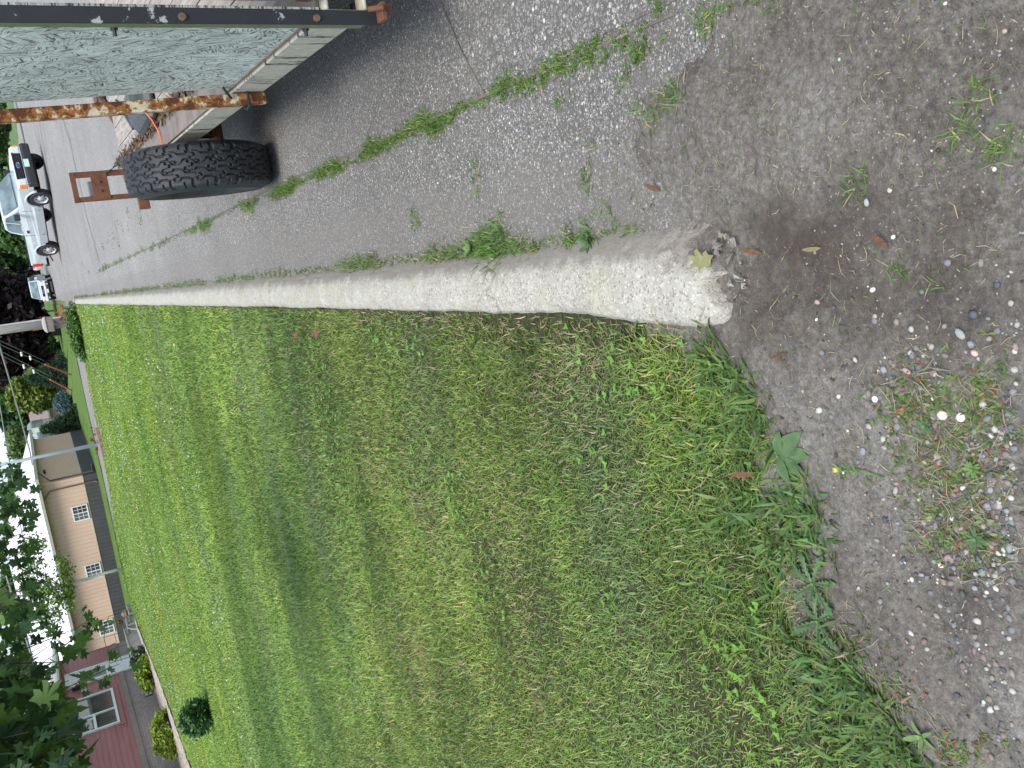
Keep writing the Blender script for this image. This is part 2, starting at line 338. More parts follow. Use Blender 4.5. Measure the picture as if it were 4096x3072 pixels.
# far lawn beyond the side road
grid('far_lawn',np.arange(-60,-.1,.5),np.arange(43.,130,.5),lambda X,Y:H(X,Y)+.02,LAWN,lambda X,Y:(Y>np.interp(X,fx,fyl)+.1)&((X<-.35)|(Y>1000)))
def dz(X,Y):
    ed=edge(X)+.05*(fbm(X,Y,5,12)-.5)
    lim=np.interp(X,[-.27,-.06,.06,.21,.3,.37,.48,1.2,3],[1.66,1.72,1.86,1.98,1.86,1.72,1.52,1.0,.6])+.42*(fbm(X,Y,3.2,8)-.5)+.22*(fbm(X,Y,11,18)-.5)+.14*(fbm(X,Y,34,28)-.5)
    w_=S((X+.33)/.14); t=(ed+.55)*(1-w_)+lim*w_
    base=.022+.026*S((-X-.12)/.35)
    h=base*S((t-Y)/.55+.04)-.020*S((Y-t)/.12)
    h=h+.030*(fbm(X,Y,2.5,1,5)-.5)*S((t-Y)/.2)+.010*(fbm(X,Y,18,6,4)-.5)
    h=h+.014*(fbm(X,Y,55,9,3)-.5)*S((t-Y)/.1)+.010*np.clip(fbm(X,Y,34,19,3)-.55,0,1)*4*S((t-Y)/.1)*S((fbm(X,Y,3,29)-.4)/.15)
    # wheel rut running beside the lawn
    d=(Y-(np.interp(X,EX,EY)-.24))
    h=h-.018*np.exp(-(d/.05)**2)*S((-X-.6)/.3)+.012*np.exp(-((d+.12)/.06)**2)*S((-X-.6)/.3)
    return h+.012*(fbm(X,Y,9,31)-.5)
grid('dirt',np.arange(-2.6,1.9,.009),np.arange(.45,2.55,.009),dz,DIRT)
grid('dirt',np.arange(-14,14,.1),np.arange(-8,.5,.1),lambda X,Y:.02+.03*(fbm(X,Y,2.5,1)-.5),DIRT)
def gz(X,Y):  # surface height for scattering
    X=np.asarray(X,float);Y=np.asarray(Y,float)
    d=dz(X,Y); base=np.where((X<-.27)&(Y>edge(X)-.05),lawn_z(X,Y),np.where(X>-.12,H(X,Y),.0))
    return np.where((Y<2.5),np.maximum(d,base),base)
# ------------------------------------------------------------------ blades
def blades(name,x,y,z,length,width,lean,col,mat=GRASS,parent=None,curl=.35,az=None,bend=.12):
    n=len(x); az=rng.random(n)*2*np.pi if az is None else az; wa=az+np.pi/2+rng.normal(0,.5,n)
    d=np.stack([np.cos(az)*np.sin(lean),np.sin(az)*np.sin(lean),np.cos(lean)],-1)
    l2=np.clip(lean+curl*rng.random(n)*1.6,0,1.75); d2=np.stack([np.cos(az)*np.sin(l2),np.sin(az)*np.sin(l2),np.cos(l2)],-1)
    s=np.stack([np.cos(wa),np.sin(wa),0*wa],-1)*(width/2)[:,None]
    p=np.stack([x,y,z],-1)-np.array([0,0,.004]); m1=p+d*(length*.5)[:,None]; tp=m1+d2*(length*.5)[:,None]+np.stack([-np.sin(az),np.cos(az),0*az],-1)*(length*bend*rng.normal(size=n))[:,None]
    V=np.stack([p-s*.7,p+s*.7,m1+s,m1-s,tp],1).reshape(-1,3)
    b=(np.arange(n)*5)[:,None]; lp=np.concatenate([b+np.array([[0,1,2,3]]),b+np.array([[3,2,4]])],1).ravel()
    cn=np.tile([4,3],n); cc=np.repeat(col,5,0); return npmesh(name,V,lp,cn,mat,parent,cc)
PAL=np.array([[.090,.165,.035],[.15,.235,.055],[.24,.33,.09],[.085,.155,.065],[.20,.27,.15],[.42,.36,.20],[.28,.26,.12]])
def gcol(n,w): 
    w=np.array(w,float); w/=w.sum(); i=rng.choice(len(PAL),n,p=w); c=PAL[i]*(.45+.9*rng.random((n,1))); return c
def lawn_xl(Y): return -(0.62+.56*Y)-.5-.06*Y
def scatter(y0,y1,rho):
    a=0; ymid=(y0+y1)/2; xl=lawn_xl(y1); n=int(rho*(y1-y0)*(-.27-xl))
    y=y0+(y1-y0)*rng.random(n); x=xl+(-.27-xl)*rng.random(n); k=(x>lawn_xl(y)); return x[k],y[k]
XX=[];YY=[];LL=[];WW=[];CC=[];LE=[]
bands=[(.75,1.6,21000,.033,.0036),(1.6,2.4,22000,.036,.0035),(2.4,3.5,21000,.037,.0034),(3.5,5,14500,.040,.0038),(5,7.5,8200,.044,.0052),(7.5,11,4300,.048,.0080),(11,16,2100,.05,.0125),(16,24,2000,.05,.012),(24,36,1050,.05,.017),(36,54,110,.06,.05)]
_old=[(.75,1.6,17000,.040,.0032),(1.6,2.4,17000,.040,.0030),(2.4,3.5,13500,.038,.0031),(3.5,5,9500,.040,.0036),(5,7.5,5200,.044,.0052),(7.5,11,2600,.05,.0085),(11,16,1300,.055,.014),(16,24,620,.06,.022),(24,36,330,.065,.032),(36,54,110,.075,.05)]
for y0,y1,rho,ln,wd in bands:
    x,y=scatter(y0,y1,rho)
    if y0>=24: k=x>-14.2; x=x[k];y=y[k]
    e=edge(x)+.10*(fbm(x,y,7,21)-.5)+.04*(rng.random(len(x))-.3)
    k=(y>e)&(y<np.interp(x,nxl,nyl)-.1); x=x[k];y=y[k]
    # bare strip beside the kerb and thin places
    bare=np.exp(-((x+.27)/.07)**2)*S((5-y)/3)*.9; thin=S((fbm(x,y,2.2,40)-.60)/.12)*S((6-y)/3)*.5; edgethin=.55*np.exp(-((y-edge(x))/.06)**2)
    k=rng.random(len(x))>np.maximum(np.maximum(bare,thin),edgethin); x=x[k];y=y[k]; n=len(x)
    tone=fbm(x,y,.9,50); t2=fbm(x+.4*y,y*1.0,.35,60); dry=S((fbm(x,y,1.7,70)-.55)/.15)
    stripe=.5+.5*np.sin((y*.9+x*.35)*1.1+2*fbm(x,y,.3,5))
    c=gcol(n,[3,4,2,2,1.5,1.1,1.2]); cb=np.array([.135,.235,.042]); k=.35+.4*S((y-4)/8)[:,None]; c=c*(1-k)+cb*k*(.8+.4*rng.random((n,1)))
    an=fbm(x*.35,y,.9,52); an2=fbm(x*.5,y,2.6,57); st_=fbm(x*.16,y,1.9,53,3); st2=fbm(x*.22+.6*y*.2,y,5.,59,2); gt=.05+.34*tone+.20*t2+.36*an+.5*an2*S((12-y)/5)+.38*st_+.28*st2; gt=gt-.30*an2.mean()*0; gt=np.clip(1.0+1.5*(gt-gt.mean()),.42,1.75); c=c*(1.34+.10*S((y-4)/8))[:,None]*gt[:,None]; c[:,0]*=np.clip(.8+.22*gt,.8,1.2); c[:,2]*=.82; pale=S((fbm(x*.4,y*1.1,1.3,64)-.52)/.2)[:,None]*.35; c=c*(1-pale)+np.array([[.20,.26,.14]])*pale
    straw=rng.random(n)<.035+.20*dry*S((8-y)/4)+.25*np.exp(-((y-edge(x))/.1)**2)+.35*np.exp(-((x+.28)/.08)**2)*S((6-y)/3)
    c[straw]=np.array([.36,.31,.19])*(.6+.7*rng.random((straw.sum(),1)))
    yl_=np.exp(-((y-(24.5+.35*(x+7)))/.5)**2)*((x<-4.5)&(x>-11)); c=c*(1-.6*yl_[:,None])+np.array([[.30,.32,.03]])*.6*yl_[:,None]; mb_=S((y-14.3)/.6)[:,None]; c=c*(1-.22*mb_)+np.array([[.15,.30,.03]])*.28*mb_
    hue=fbm(x,y,.5,90); c[:,0]*=(.85+.35*hue)*(1.+.10*S((y-8)/10)); c[:,2]*=1.15-.3*hue
    mw=.7+.6*vn(x,y,1.3,80)
    XX.append(x);YY.append(y);LL.append(ln*mw*(.55+.9*rng.random(n)));WW.append(wd*(.6+.8*rng.random(n)));CC.append(c)
    LE.append(np.clip(rng.normal(.95,.33,n),.15,1.5))
x=np.concatenate(XX);y=np.concatenate(YY)
tag(blades('lawn_grass',x,y,lawn_z(x,y),np.concatenate(LL),np.concatenate(WW),np.concatenate(LE),np.concatenate(CC)),kind='stuff')
# broad crabgrass along the dirt edge
n=4300; x=rng.uniform(-2.0,-.28,n); y=edge(x)+.01+np.abs(rng.normal(0,.17,n)); k=rng.random(n)<S((fbm(x,y,5,33)-.34)/.2); x=x[k];y=y[k]; n=len(x)
c=np.array([[.10,.185,.05]])*(.5+.9*rng.random((n,1))); c[:,0]*=.8+.5*rng.random(n)
tag(blades('crabgrass',x,y,lawn_z(x,y)+.006,.045+.045*rng.random(n),.006+.005*rng.random(n),np.clip(rng.normal(1.05,.3,n),.3,1.5),c),kind='stuff')
# clippings and straw lying on dirt, pavement and kerb
n=9500; x=rng.uniform(-1.9,1.3,n); y=rng.uniform(.7,3.3,n)
k=(y<edge(x)+.05)|(x>-.27); k&=rng.random(n)<(.15+1.1*S((fbm(x,y,4,44)-.42)/.2))*np.where(y>2.2,.45,1.); k&=(x>-.04)|(y<1.6); x=x[k];y=y[k];n=len(x)
c=np.array([[.40,.34,.21]])*(.5+.8*rng.random((n,1))); g_=rng.random(n)<.35; c[g_]=np.array([.12,.20,.06])*(.6+.8*rng.random((g_.sum(),1)))
tag(blades('grass_clippings',x,y,gz(x,y)+.006,.010+.045*rng.random(n)**3,.0011+.0013*rng.random(n),np.full(n,1.52),c,curl=.02,bend=.28),kind='stuff')
# weeds in the joints
def tufts(name,pts,n_per,rad,ln,wd,cbase,parent=None,lean=.75,kind='stuff',wf=None):
    X=[];Y=[];L_=[];W_=[]
    for i,(px,py,s) in enumerate(pts):
        n=int(n_per*s); X.append(px+rng.normal(0,rad*s,n)); Y.append(py+rng.normal(0,rad*s,n)); f=.5+rng.random(n); L_.append(ln*f*(.5+.5*s)); W_.append(np.full(n,wd)*(.6+.8*rng.random(n)))
    X=np.concatenate(X);Y=np.concatenate(Y);L_=np.concatenate(L_);W_=np.concatenate(W_); n=len(X)
    c=np.array(cbase)[None]*(.6+.8*rng.random((n,1))); s_=rng.random(n)<.08; c[s_]=[.4,.34,.18]
    o=blades(name,X,Y,gz(X,Y)+.003,L_,W_,np.clip(rng.normal(lean,.35,n),.1,1.5),c,parent=parent)
    if kind: tag(o,kind=kind)
    return o
P_=[]
for yy in np.concatenate([np.arange(2.0,2.6,.03),np.arange(2.6,5.6,.018),np.arange(5.6,9,.05),np.arange(9,21,.14)]):
    m_=float(vn(yy,0,2.2,13)); f=float(S((m_-.15)/.45)); m2=float(vn(yy,0,6.,19))
    if m2>.18 or yy<5: P_.append((.50+.05*(float(vn(yy,1,5.4,4))-.5)+rng.normal(0,.008),yy,(.16+f*.62*(.35+1.1*m2)+.5*max(0,m2-.6))*(1+.03*yy)*(1.5 if 4.2<yy<4.6 else 1)))
tufts('joint_weeds',P_,60,.022,.032,.003,(.10,.19,.03),lean=.95)
P_=[]
for k in range(60): 
    t=rng.random(); P_.append((.51+.3*t+rng.normal(0,.006),2.72+.11*t,.25+.3*rng.random()*(k%4==0)))
tufts('cross_joint_weeds',P_[:38],16,.008,.016,.002,(.12,.20,.04))
P_=[(.36+rng.normal(0,.05),1.85+.42*t+rng.normal(0,.04),.5+.6*rng.random()) for t in rng.random(40)]
P_=[(.50+rng.normal(0,.03)-.05*(2.3-yy),yy,.35+.5*rng.random()) for yy in rng.uniform(1.72,2.35,34)]
tufts('patch_edge_weeds',P_,40,.018,.028,.003,(.11,.20,.04))
P_=[]
for yy in np.concatenate([np.arange(1.95,5.5,.035),np.arange(5.5,34,.13)]):
    f=float(S((float(vn(yy,5,1.9,23))-.38)/.25))
    P_.append((-.045+.03*rng.random(),yy,(.25+.6*f)*(1+.02*yy)))
tufts('kerbside_weeds',P_,46,.024,.040,.0034,(.12,.19,.045),lean=.9)
P_=[(rng.uniform(-.02,1.1),rng.uniform(1.7,4.2),.2+.3*rng.random()**2) for k in range(75)]
tufts('pavement_sprigs',P_,11,.012,.022,.0022,(.14,.19,.06),lean=1.1)
P_=[]
for q in [(470,900),(465,930),(520,870),(560,860),(450,960),(420,1000),(330,1040),(350,1075)]:
    p=G(*q); P_+= [(p.x+rng.normal(0,.07),p.y+rng.normal(0,.35),.7) for k in range(3)]
tufts('road_weeds',P_,14,.06,.04,.009,(.13,.22,.05))
# ---- leafy weeds as things: fan of lobed leaves
def leaf_poly(kind,L_,W_):
    if kind=='oval': pts=[(0,-.05),(.25,-.42),(.6,-.5),(.88,-.25),(1,0),(.88,.25),(.6,.5),(.25,.42),(0,.05)]
    elif kind=='dand':
        pts=[(0,-.06)]+[q for a in np.linspace(.15,.8,5) for q in ((a,-.16-.3*a),(a+.06,-.5*math.sin(a*2.6)-.1),(a+.10,-.14-.2*a))]; pts+=[(.95,-.22),(1,0)]; pts+=[(a,-b) for a,b in pts[-2:0:-1]]+[(0,.06)]
    elif kind=='maple':
        h=[(0,-.02),(.02,-.22),(-.10,-.52),(.16,-.44),(.30,-.62),(.42,-.40),(.40,-.24),(.60,-.46),(.66,-.58),(.76,-.40),(.70,-.12),(.80,-.16),(.86,-.10),(1.02,0)]
        pts=h+[(a,-b) for a,b in h[-2::-1]]
    else: pts=[(0,-.1),(.5,-.5),(1,0),(.5,.5),(0,.1)]
    return [(a*L_,b*W_) for a,b in pts]
def fanleaf(b,kind,origin,az,tilt,L_,W_,droop=.3,roll=0,fold=.15):
    pts=leaf_poly(kind,L_,W_); M_=Matrix.Translation(origin)@Matrix.Rotation(az,4,'Z')@Matrix.Rotation(-tilt,4,'Y')@Matrix.Rotation(roll,4,'X')
    vs=[]; mid=[]
    for a,c_ in pts: vs.append(M_@Vector((a,c_,abs(c_)*fold-droop*a*a/max(L_,1e-6))))
    n=len(vs); fs=[tuple(range(n))]
    b.add(vs,fs)
WEEDG=pm('weed_leaf',(.045,.095,.035),(.085,.15,.055),40,.5,.3,.002); WEEDL=pm('weed_leaf_light',(.08,.15,.035),(.14,.23,.06),30,.5); DRYL=pm('dry_leaf',(.085,.045,.025),(.20,.095,.045),90,.8,.6,.003); YELL=pm('yellowed_leaf',(.24,.19,.09),(.17,.18,.075),30,.6)
def weed(name,px,py,kind,n,L_,W_,mat,label,cat,tilt=.35,az0=None,spread=6.28):
    p=G(px,py); z=float(gz(p.x,p.y)); o=empty(name,(p.x,p.y,z),label,cat)
    b=MB()
    for i in range(n):
        az=(az0 or 0)+(i/n-.5)*spread+random.uniform(-.3,.3); s=random.uniform(.7,1.1)
        fanleaf(b,kind,(0,0,.008),az,tilt*random.uniform(.5,1.5),L_*s,W_*s,random.uniform(.2,.5))
    b.build('leaves',mat,o); st=MB().tube([(0,0,-.01),(0,0,.014)],.004,6); st.build('stem',WEEDL,o)
    return o
weed('broadleaf_weed',3190,1800,'oval',6,.085,.042,WEEDG,'large broad grey-green leafed weed lying over the dirt at the lawn edge','weed',.22,-1.3,2.6)
weed('dandelion_plant',3330,2300,'dand',7,.085,.026,WEEDG,'dandelion rosette with toothed leaves at the lower lawn edge','weed',.3)
weed('dandelion_plant',3345,2450,'dand',6,.075,.022,WEEDG,'darker dandelion rosette just below the first one','weed',.3)
weed('plantain_weed',3760,2900,'oval',5,.045,.013,WEEDL,'small narrow-leaved weed on the dirt at the bottom right','weed',.7)
weed('kerbside_weed',1900,990,'oval',22,.05,.022,WEEDL,'big bushy green weed clump against the kerb beside its crack','weed',.8)
weed('kerbside_weed',2370,975,'oval',10,.04,.018,WEEDG,'smaller clover-like weed against the kerb nearer its broken end','weed',.8)
tufts('kerb_weed_grass',[(-.02,2.82,1.6),(.02,2.75,1.2),(.0,2.9,1.2),(-.03,2.30,.8),(-.03,2.2,.7)],90,.028,.045,.004,(.10,.21,.04))
for i,(a,b_,lab) in enumerate([(3770,1680,'low spreading weed among pebbles, upper of three on the gravelly dirt'),(3960,1850,'low reddish stemmed weed among pebbles, middle of three on the gravelly dirt'),(3980,2120,'low small-leaved weed among pebbles, lowest of three on the gravelly dirt')]):
    weed('purslane_weed',a,b_,'oval',9+4*i,.016+.004*i,.0075,[WEEDG,WEEDL,WEEDG][i],lab,'weed',.5)
# chamomile sprig
p=G(3465,1860); o=empty('chamomile_sprig',(p.x,p.y,float(gz(p.x,p.y))+.004),'picked feathery green sprig with a bud lying on the dirt','sprig')
b=MB(); b.tube([(0,0,.003),(.01,-.04,.006),(.0,-.09,.004)],.0022,5)
for k in range(22):
    t=random.uniform(0,.6); q=Vector((.01*t,.02-.09*t,.005)); b.tube([q,q+Vector((random.uniform(-.022,.022),random.uniform(-.005,.02),random.uniform(.002,.012)))],.0012,4)
b.build('stem',WEEDL,o)
MB().lathe([(0,.001),(.003,.007),(.008,.006),(.011,.001)],(0,.03,.004),'Z',10).build('bud',pm('bud',(.42,.4,.06),(.5,.45,.1),60),o)
# fallen leaves
def fallen(px,py,kind,L_,mat,label,az,roll=.3,dzz=.01,z=None):
    p=G(px,py); b=MB(); fanleaf(b,kind,(0,0,0),az,.15,L_,L_*.75 if kind!='oval' else L_*.4,-.25 if kind=='maple' else -1.1,roll,.35 if kind=='maple' else 1.1)
    o=b.build('fallen_leaf',mat); o.location=(p.x,p.y,(float(gz(p.x,p.y)) if z is None else z)+dzz); tag(o,label,'leaf')
    md=o.modifiers.new('s','SOLIDIFY'); md.thickness=.0008
fallen(2880,1050,'maple',.065,YELL,'yellowed maple leaf resting against the broken kerb end',1.2,.2,.03)
fallen(3065,1010,'oval',.035,DRYL,'thin brown curled leaf on dark dirt beyond the kerb end',1.4)
fallen(3595,985,'oval',.038,DRYL,'orange-brown curled leaf on the dirt right of the kerb end',.4)
fallen(2650,765,'oval',.034,DRYL,'brown crumpled leaf on the dusty pavement',.9)
fallen(3210,1400,'oval',.028,DRYL,'reddish brown leaf on dirt near the grass corner',2.2)
fallen(3330,985,'oval',.028,YELL,'pale yellow leaf on the dark dirt patch',1.9)
fallen(1335,1330,'maple',.06,DRYL,'dry tan leaf in the lawn, lower of two near the kerb',1.,.2,.05)
fallen(1245,1330,'maple',.06,DRYL,'dry tan leaf in the lawn, upper of two near the kerb',2.,.2,.05)
fallen(3110,1865,'oval',.04,DRYL,'orange-brown curled leaf at the foot of the broadleaf weed',1.7,.2,.04)
# gravel pebbles
def stones(name,x,y,sz,cols,mat,flat=.6,parent=None,zf=gz):
    ico=[];phi=(1+5**.5)/2
    V0=np.array([(-1,phi,0),(1,phi,0),(-1,-phi,0),(1,-phi,0),(0,-1,phi),(0,1,phi),(0,-1,-phi),(0,1,-phi),(phi,0,-1),(phi,0,1),(-phi,0,-1),(-phi,0,1)])/1.9
    F0=np.array([(0,11,5),(0,5,1),(0,1,7),(0,7,10),(0,10,11),(1,5,9),(5,11,4),(11,10,2),(10,7,6),(7,1,8),(3,9,4),(3,4,2),(3,2,6),(3,6,8),(3,8,9),(4,9,5),(2,4,11),(6,2,10),(8,6,7),(9,8,1)])
    n=len(x); sc_=sz[:,None]*np.stack([.7+.6*rng.random(n),.6+.5*rng.random(n),flat*(.7+.5*rng.random(n))],-1)/2
    V=V0[None]*(1+rng.normal(0,.09,(n,12,1))); V=V*sc_[:,None,:]; a=rng.random(n)*6.28; ca,sa=np.cos(a)[:,None],np.sin(a)[:,None]
    V=np.stack([V[...,0]*ca-V[...,1]*sa,V[...,0]*sa+V[...,1]*ca,V[...,2]],-1)+np.stack([x,y,zf(x,y)+sz*.10],-1)[:,None]
    F=(F0[None]+12*np.arange(n)[:,None,None]).reshape(-1); return npmesh(name,V.reshape(-1,3),F,np.full(n*20,3),mat,parent,np.repeat(cols,12,0),smooth=True)
STONE=leafmat('stone_colour',tr=0.0,rough=.7)
PC=np.array([[.24,.24,.25],[.14,.145,.16],[.42,.38,.33],[.34,.27,.23],[.62,.60,.56],[.27,.21,.19],[.30,.31,.32]])
n=2300; px_=np.clip(4130-np.abs(rng.normal(0,330,n)),2950,4150); py_=rng.uniform(1000,3000,n)
pt=[G(a,b_) for a,b_ in zip(px_,py_)]; x=np.array([p.x for p in pt]); y=np.array([p.y for p in pt]); k=(y<edge(x)-.1)&(rng.random(n)<np.where(py_>2300,.35,1.)*1.)&(rng.random(n)<.10+.95*S((fbm(x,y,3.6,61)-.49)/.10)); x=x[k];y=y[k]
tag(stones('gravel',x,y,.005+.014*rng.random(len(x))**2,PC[rng.integers(0,7,len(x))]*.72*(.7+.6*rng.random((len(x),1))),STONE),kind='stuff')
n=9000; x=rng.uniform(-1.6,1.1,n); y=rng.uniform(.8,2.2,n); k=(y<edge(x)-.03)|(x>0); x=x[k];y=y[k]
k=rng.random(len(x))<.06+1.0*S((fbm(x,y,3.,29)-.42)/.15); x=x[k]; y=y[k]; cc=np.array([[.085,.072,.062]])*(.6+1.0*rng.random((len(x),1))); wk=rng.random(len(x))<.16; cc[wk]=PC[rng.integers(0,7,wk.sum())]*(.7+.7*rng.random((wk.sum(),1)))
tag(stones('grit',x,y,.003+.008*rng.random(len(x))**3,cc,STONE),kind='stuff')
ROCKS=[(3535,1150,.014,(.6,.58,.55),'white pebble on bare dirt, nearest the kerb end'),(3310,1200,.014,(.38,.27,.25),'pinkish pebble half sunk in dark dirt'),(3505,805,.016,(.33,.34,.34),'grey pebble among twigs near the top of the dirt'),(3600,755,.015,(.5,.42,.34),'tan pebble beside a grey one near the top of the dirt'),(3565,1575,.016,(.8,.78,.74),'bright white chip of stone left of the weeds'),(3960,1395,.020,(.55,.42,.34),'peach coloured pebble in the loose pebble group'),(3900,1320,.024,(.30,.30,.29),'large grey pebble topping the loose pebble group'),(3945,1360,.020,(.24,.25,.27),'slate grey pebble inside the loose pebble group'),(3690,1465,.016,(.42,.28,.27),'pink round pebble below the loose pebble group'),(3915,1645,.020,(.75,.72,.66),'cream stone beside the topmost gravel weed'),(3835,1640,.022,(.62,.56,.50),'pale speckled stone next to the cream stone'),(3520,1782,.016,(.22,.24,.27),'blue-grey pebble between the sprig and the big weed'),(3820,2235,.014,(.82,.8,.78),'pure white pebble on smooth lower dirt'),(3560,1890,.017,(.16,.12,.11),'dark brown pebble right of the green sprig'),(3645,1940,.018,(.33,.31,.29),'flat grey stone right of the dark brown pebble'),(3860,2197,.018,(.30,.22,.22),'dull purple stone near the pure white pebble')]
for px,py,s,c,lab in ROCKS:
    p=G(px,py); o=stones('pebble',np.array([0.]),np.array([0.]),np.array([s*1.25]),np.array([c]),STONE,zf=lambda X,Y:0*X); o.location=(p.x,p.y,float(gz(p.x,p.y))+.001)
    o.modifiers.new('s','SUBSURF').levels=1; o.modifiers['s'].render_levels=2; tag(o,lab,'pebble','pebbles on the dirt')
# clover: leaflets and far white heads
n=2600; x=rng.uniform(-3.2,-.3,n); y=rng.uniform(1.5,6,n); k=(fbm(x,y,1.6,101)>.56)&(y>edge(x)+.05); x=x[k];y=y[k]; n=len(x)
xx=np.repeat(x,3);yy=np.repeat(y,3);az=np.tile([0,2.09,4.19],n)+np.repeat(rng.random(n)*6,3); c=np.repeat(np.array([[.15,.30,.05]])*(.7+.6*rng.random((n,1))),3,0)
tag(blades('clover_leaves',xx,yy,lawn_z(xx,yy)+.024+np.repeat(.012*rng.random(n),3),np.full(3*n,.016),np.full(3*n,.012),np.full(3*n,1.3),c,curl=.1,az=az),kind='stuff')
n=2900; y=rng.uniform(11,35,n); x=lawn_xl(y)+(-.3-lawn_xl(y))*rng.random(n); k=(x>-14)&(rng.random(n)<.15+1.0*S((y-17)/8)*(.25+1.0*(fbm(x,y,.35,8)>.45))); x=x[k];y=y[k]
tag(stones('clover_flowers',x,y,np.full(len(x),.024),np.full((len(x),3),.78),STONE,flat=.9,zf=lambda X,Y:lawn_z(X,Y)+.04),kind='stuff')

# mats of small prostrate leaves and straw among the pebbles
X=[];Y=[];K=[]
for (a,b_,sx,sy,nn) in [(3760,1700,90,120,150),(3930,1850,90,110,170),(3860,2100,80,70,90),(4000,1560,60,80,90),(3700,1560,70,60,60),(4010,2150,50,60,60),(3480,2560,40,60,30),(3900,2950,60,60,50),(3640,2740,80,80,60)]:
    for i in range(nn):
        g_=G(min(a+rng.normal(0,sx),4150),b_+rng.normal(0,sy)); X.append(g_.x); Y.append(g_.y)
X=np.array(X);Y=np.array(Y); n=len(X); rep=3
xx=np.repeat(X,rep)+rng.normal(0,.004,n*rep); yy=np.repeat(Y,rep)+rng.normal(0,.004,n*rep); c=np.repeat(np.array([[.13,.19,.06]])*(.55+.8*rng.random((n,1))),rep,0); rd=rng.random(n*rep)<.12; c[rd]=[.25,.10,.06]
tag(blades('prostrate_weeds',xx,yy,gz(xx,yy)+.006,.008+.010*rng.random(n*rep),.004+.003*rng.random(n*rep),np.clip(rng.normal(1.25,.25,n*rep),.4,1.5),c,curl=.1),kind='stuff')
n=n//2; xx=np.repeat(X[::2][:n],2)+rng.normal(0,.04,2*n); yy=np.repeat(Y[::2][:n],2)+rng.normal(0,.035,2*n); c=np.array([[.36,.31,.22]])*(.4+.7*rng.random((2*n,1)))
tag(blades('dry_straw',xx,yy,gz(xx,yy)+.008,.015+.05*rng.random(2*n)**2,.0014+.001*rng.random(2*n),np.full(2*n,1.45),c,curl=.05,bend=.3),kind='stuff')
P_=[]
for (a,b_) in [(2380,690),(2350,740),(2420,830),(2620,470),(2700,400),(2680,370),(2820,120),(2900,30),(2860,70),(3060,40),(1660,860),(1670,880),(1900,660),(1910,720),(2500,300),(3480,720),(3900,560),(4000,620),(3900,300),(4050,500),(3650,1070)]:
    g_=G(a,b_); P_+= [(g_.x+rng.normal(0,.02),g_.y+rng.normal(0,.02),.4+.5*rng.random()) for k in range(3)]
tufts('dirt_sprigs',P_,22,.018,.040,.003,(.12,.19,.05),lean=1.1)

b=MB()
for i in range(15):
    cx_=-.20+.16*random.random(); cy_=1.52+.07*random.random()+.04*(cx_>-.12); sz_=random.uniform(.006,.019)
    pts_=[Vector((cx_+random.uniform(-1,1)*sz_,cy_+random.uniform(-1,1)*sz_,.028+random.uniform(-1,1)*sz_*.8)) for k in range(8)]
    b.add(pts_,[(0,1,2),(0,2,3),(0,3,4),(1,2,5),(2,3,6),(3,4,7),(5,6,7),(5,6,2),(6,7,3),(0,1,7),(4,7,0)])
tag(b.build('kerb_rubble',KERB),'small broken concrete chips lying at the crumbled kerb end','rubble')
# ================================================================== trailer
WHITEP=None
def worn(name,base,under,rust,scale=6,amt=.55,stretch=(1,1,1),fine=40,rough=.55):
    m_,t,b=newmat(name); v=pos(t,stretch); f=noise(t,v,scale,8,.68); f2=noise(t,v,fine,6,.7)
    s_=math_(t,'ADD',math_(t,'MULTIPLY',f,.75),math_(t,'MULTIPLY',f2,.25))
    c=ramp(t,s_,[(amt-.005,base),(amt+.005,under)] ); c=mix(t,ramp(t,s_,[(amt+.05,0),(amt+.07,1)]),c,rust)
    c=mix(t,.5,c,ramp(t,f2,[(.3,.6),(.7,1.35)]),'MULTIPLY')
    t.links.new(c,b.inputs['Base Color']); t.links.new(ramp(t,s_,[(amt,rough),(amt+.05,.9)]),b.inputs['Roughness']); bump(t,b,s_,.5,.004); return m_
RUSTY=worn('rusty_cream_steel',(.62,.56,.40),(.30,.12,.035),(.10,.035,.014),13,.46)
RUST=pm('brown_rust',(.075,.032,.018),(.19,.075,.035),18,.85,.5,.003)
BLACKS=worn('scuffed_black_steel',(.016,.018,.024),(.30,.31,.33),(.22,.09,.035),3.2,.575,fine=22)
RAILM=None
def rail_mat():
    m_,t,b=newmat('painted_rail'); v=pos(t,(1,1,1)); 
    f=noise(t,pos(t,(1,9,.9)),1.7,6,.7); f2=noise(t,v,30,7,.7)
    c=ramp(t,f2,[(.3,(.36,.33,.26)),(.7,(.56,.54,.47))]); 
    s_=math_(t,'ADD',math_(t,'MULTIPLY',f,.85),math_(t,'MULTIPLY',f2,.2))
    c=mix(t,ramp(t,s_,[(.585,0),(.60,1)]),c,(.035,.038,.04)); c=mix(t,ramp(t,f,[(.30,.6),(.33,0)]),c,(.56,.60,.60))
    t.links.new(c,b.inputs['Base Color']); b.inputs['Roughness'].default_value=.6; bump(t,b,f2,.3,.003); return m_
RAILM=rail_mat()
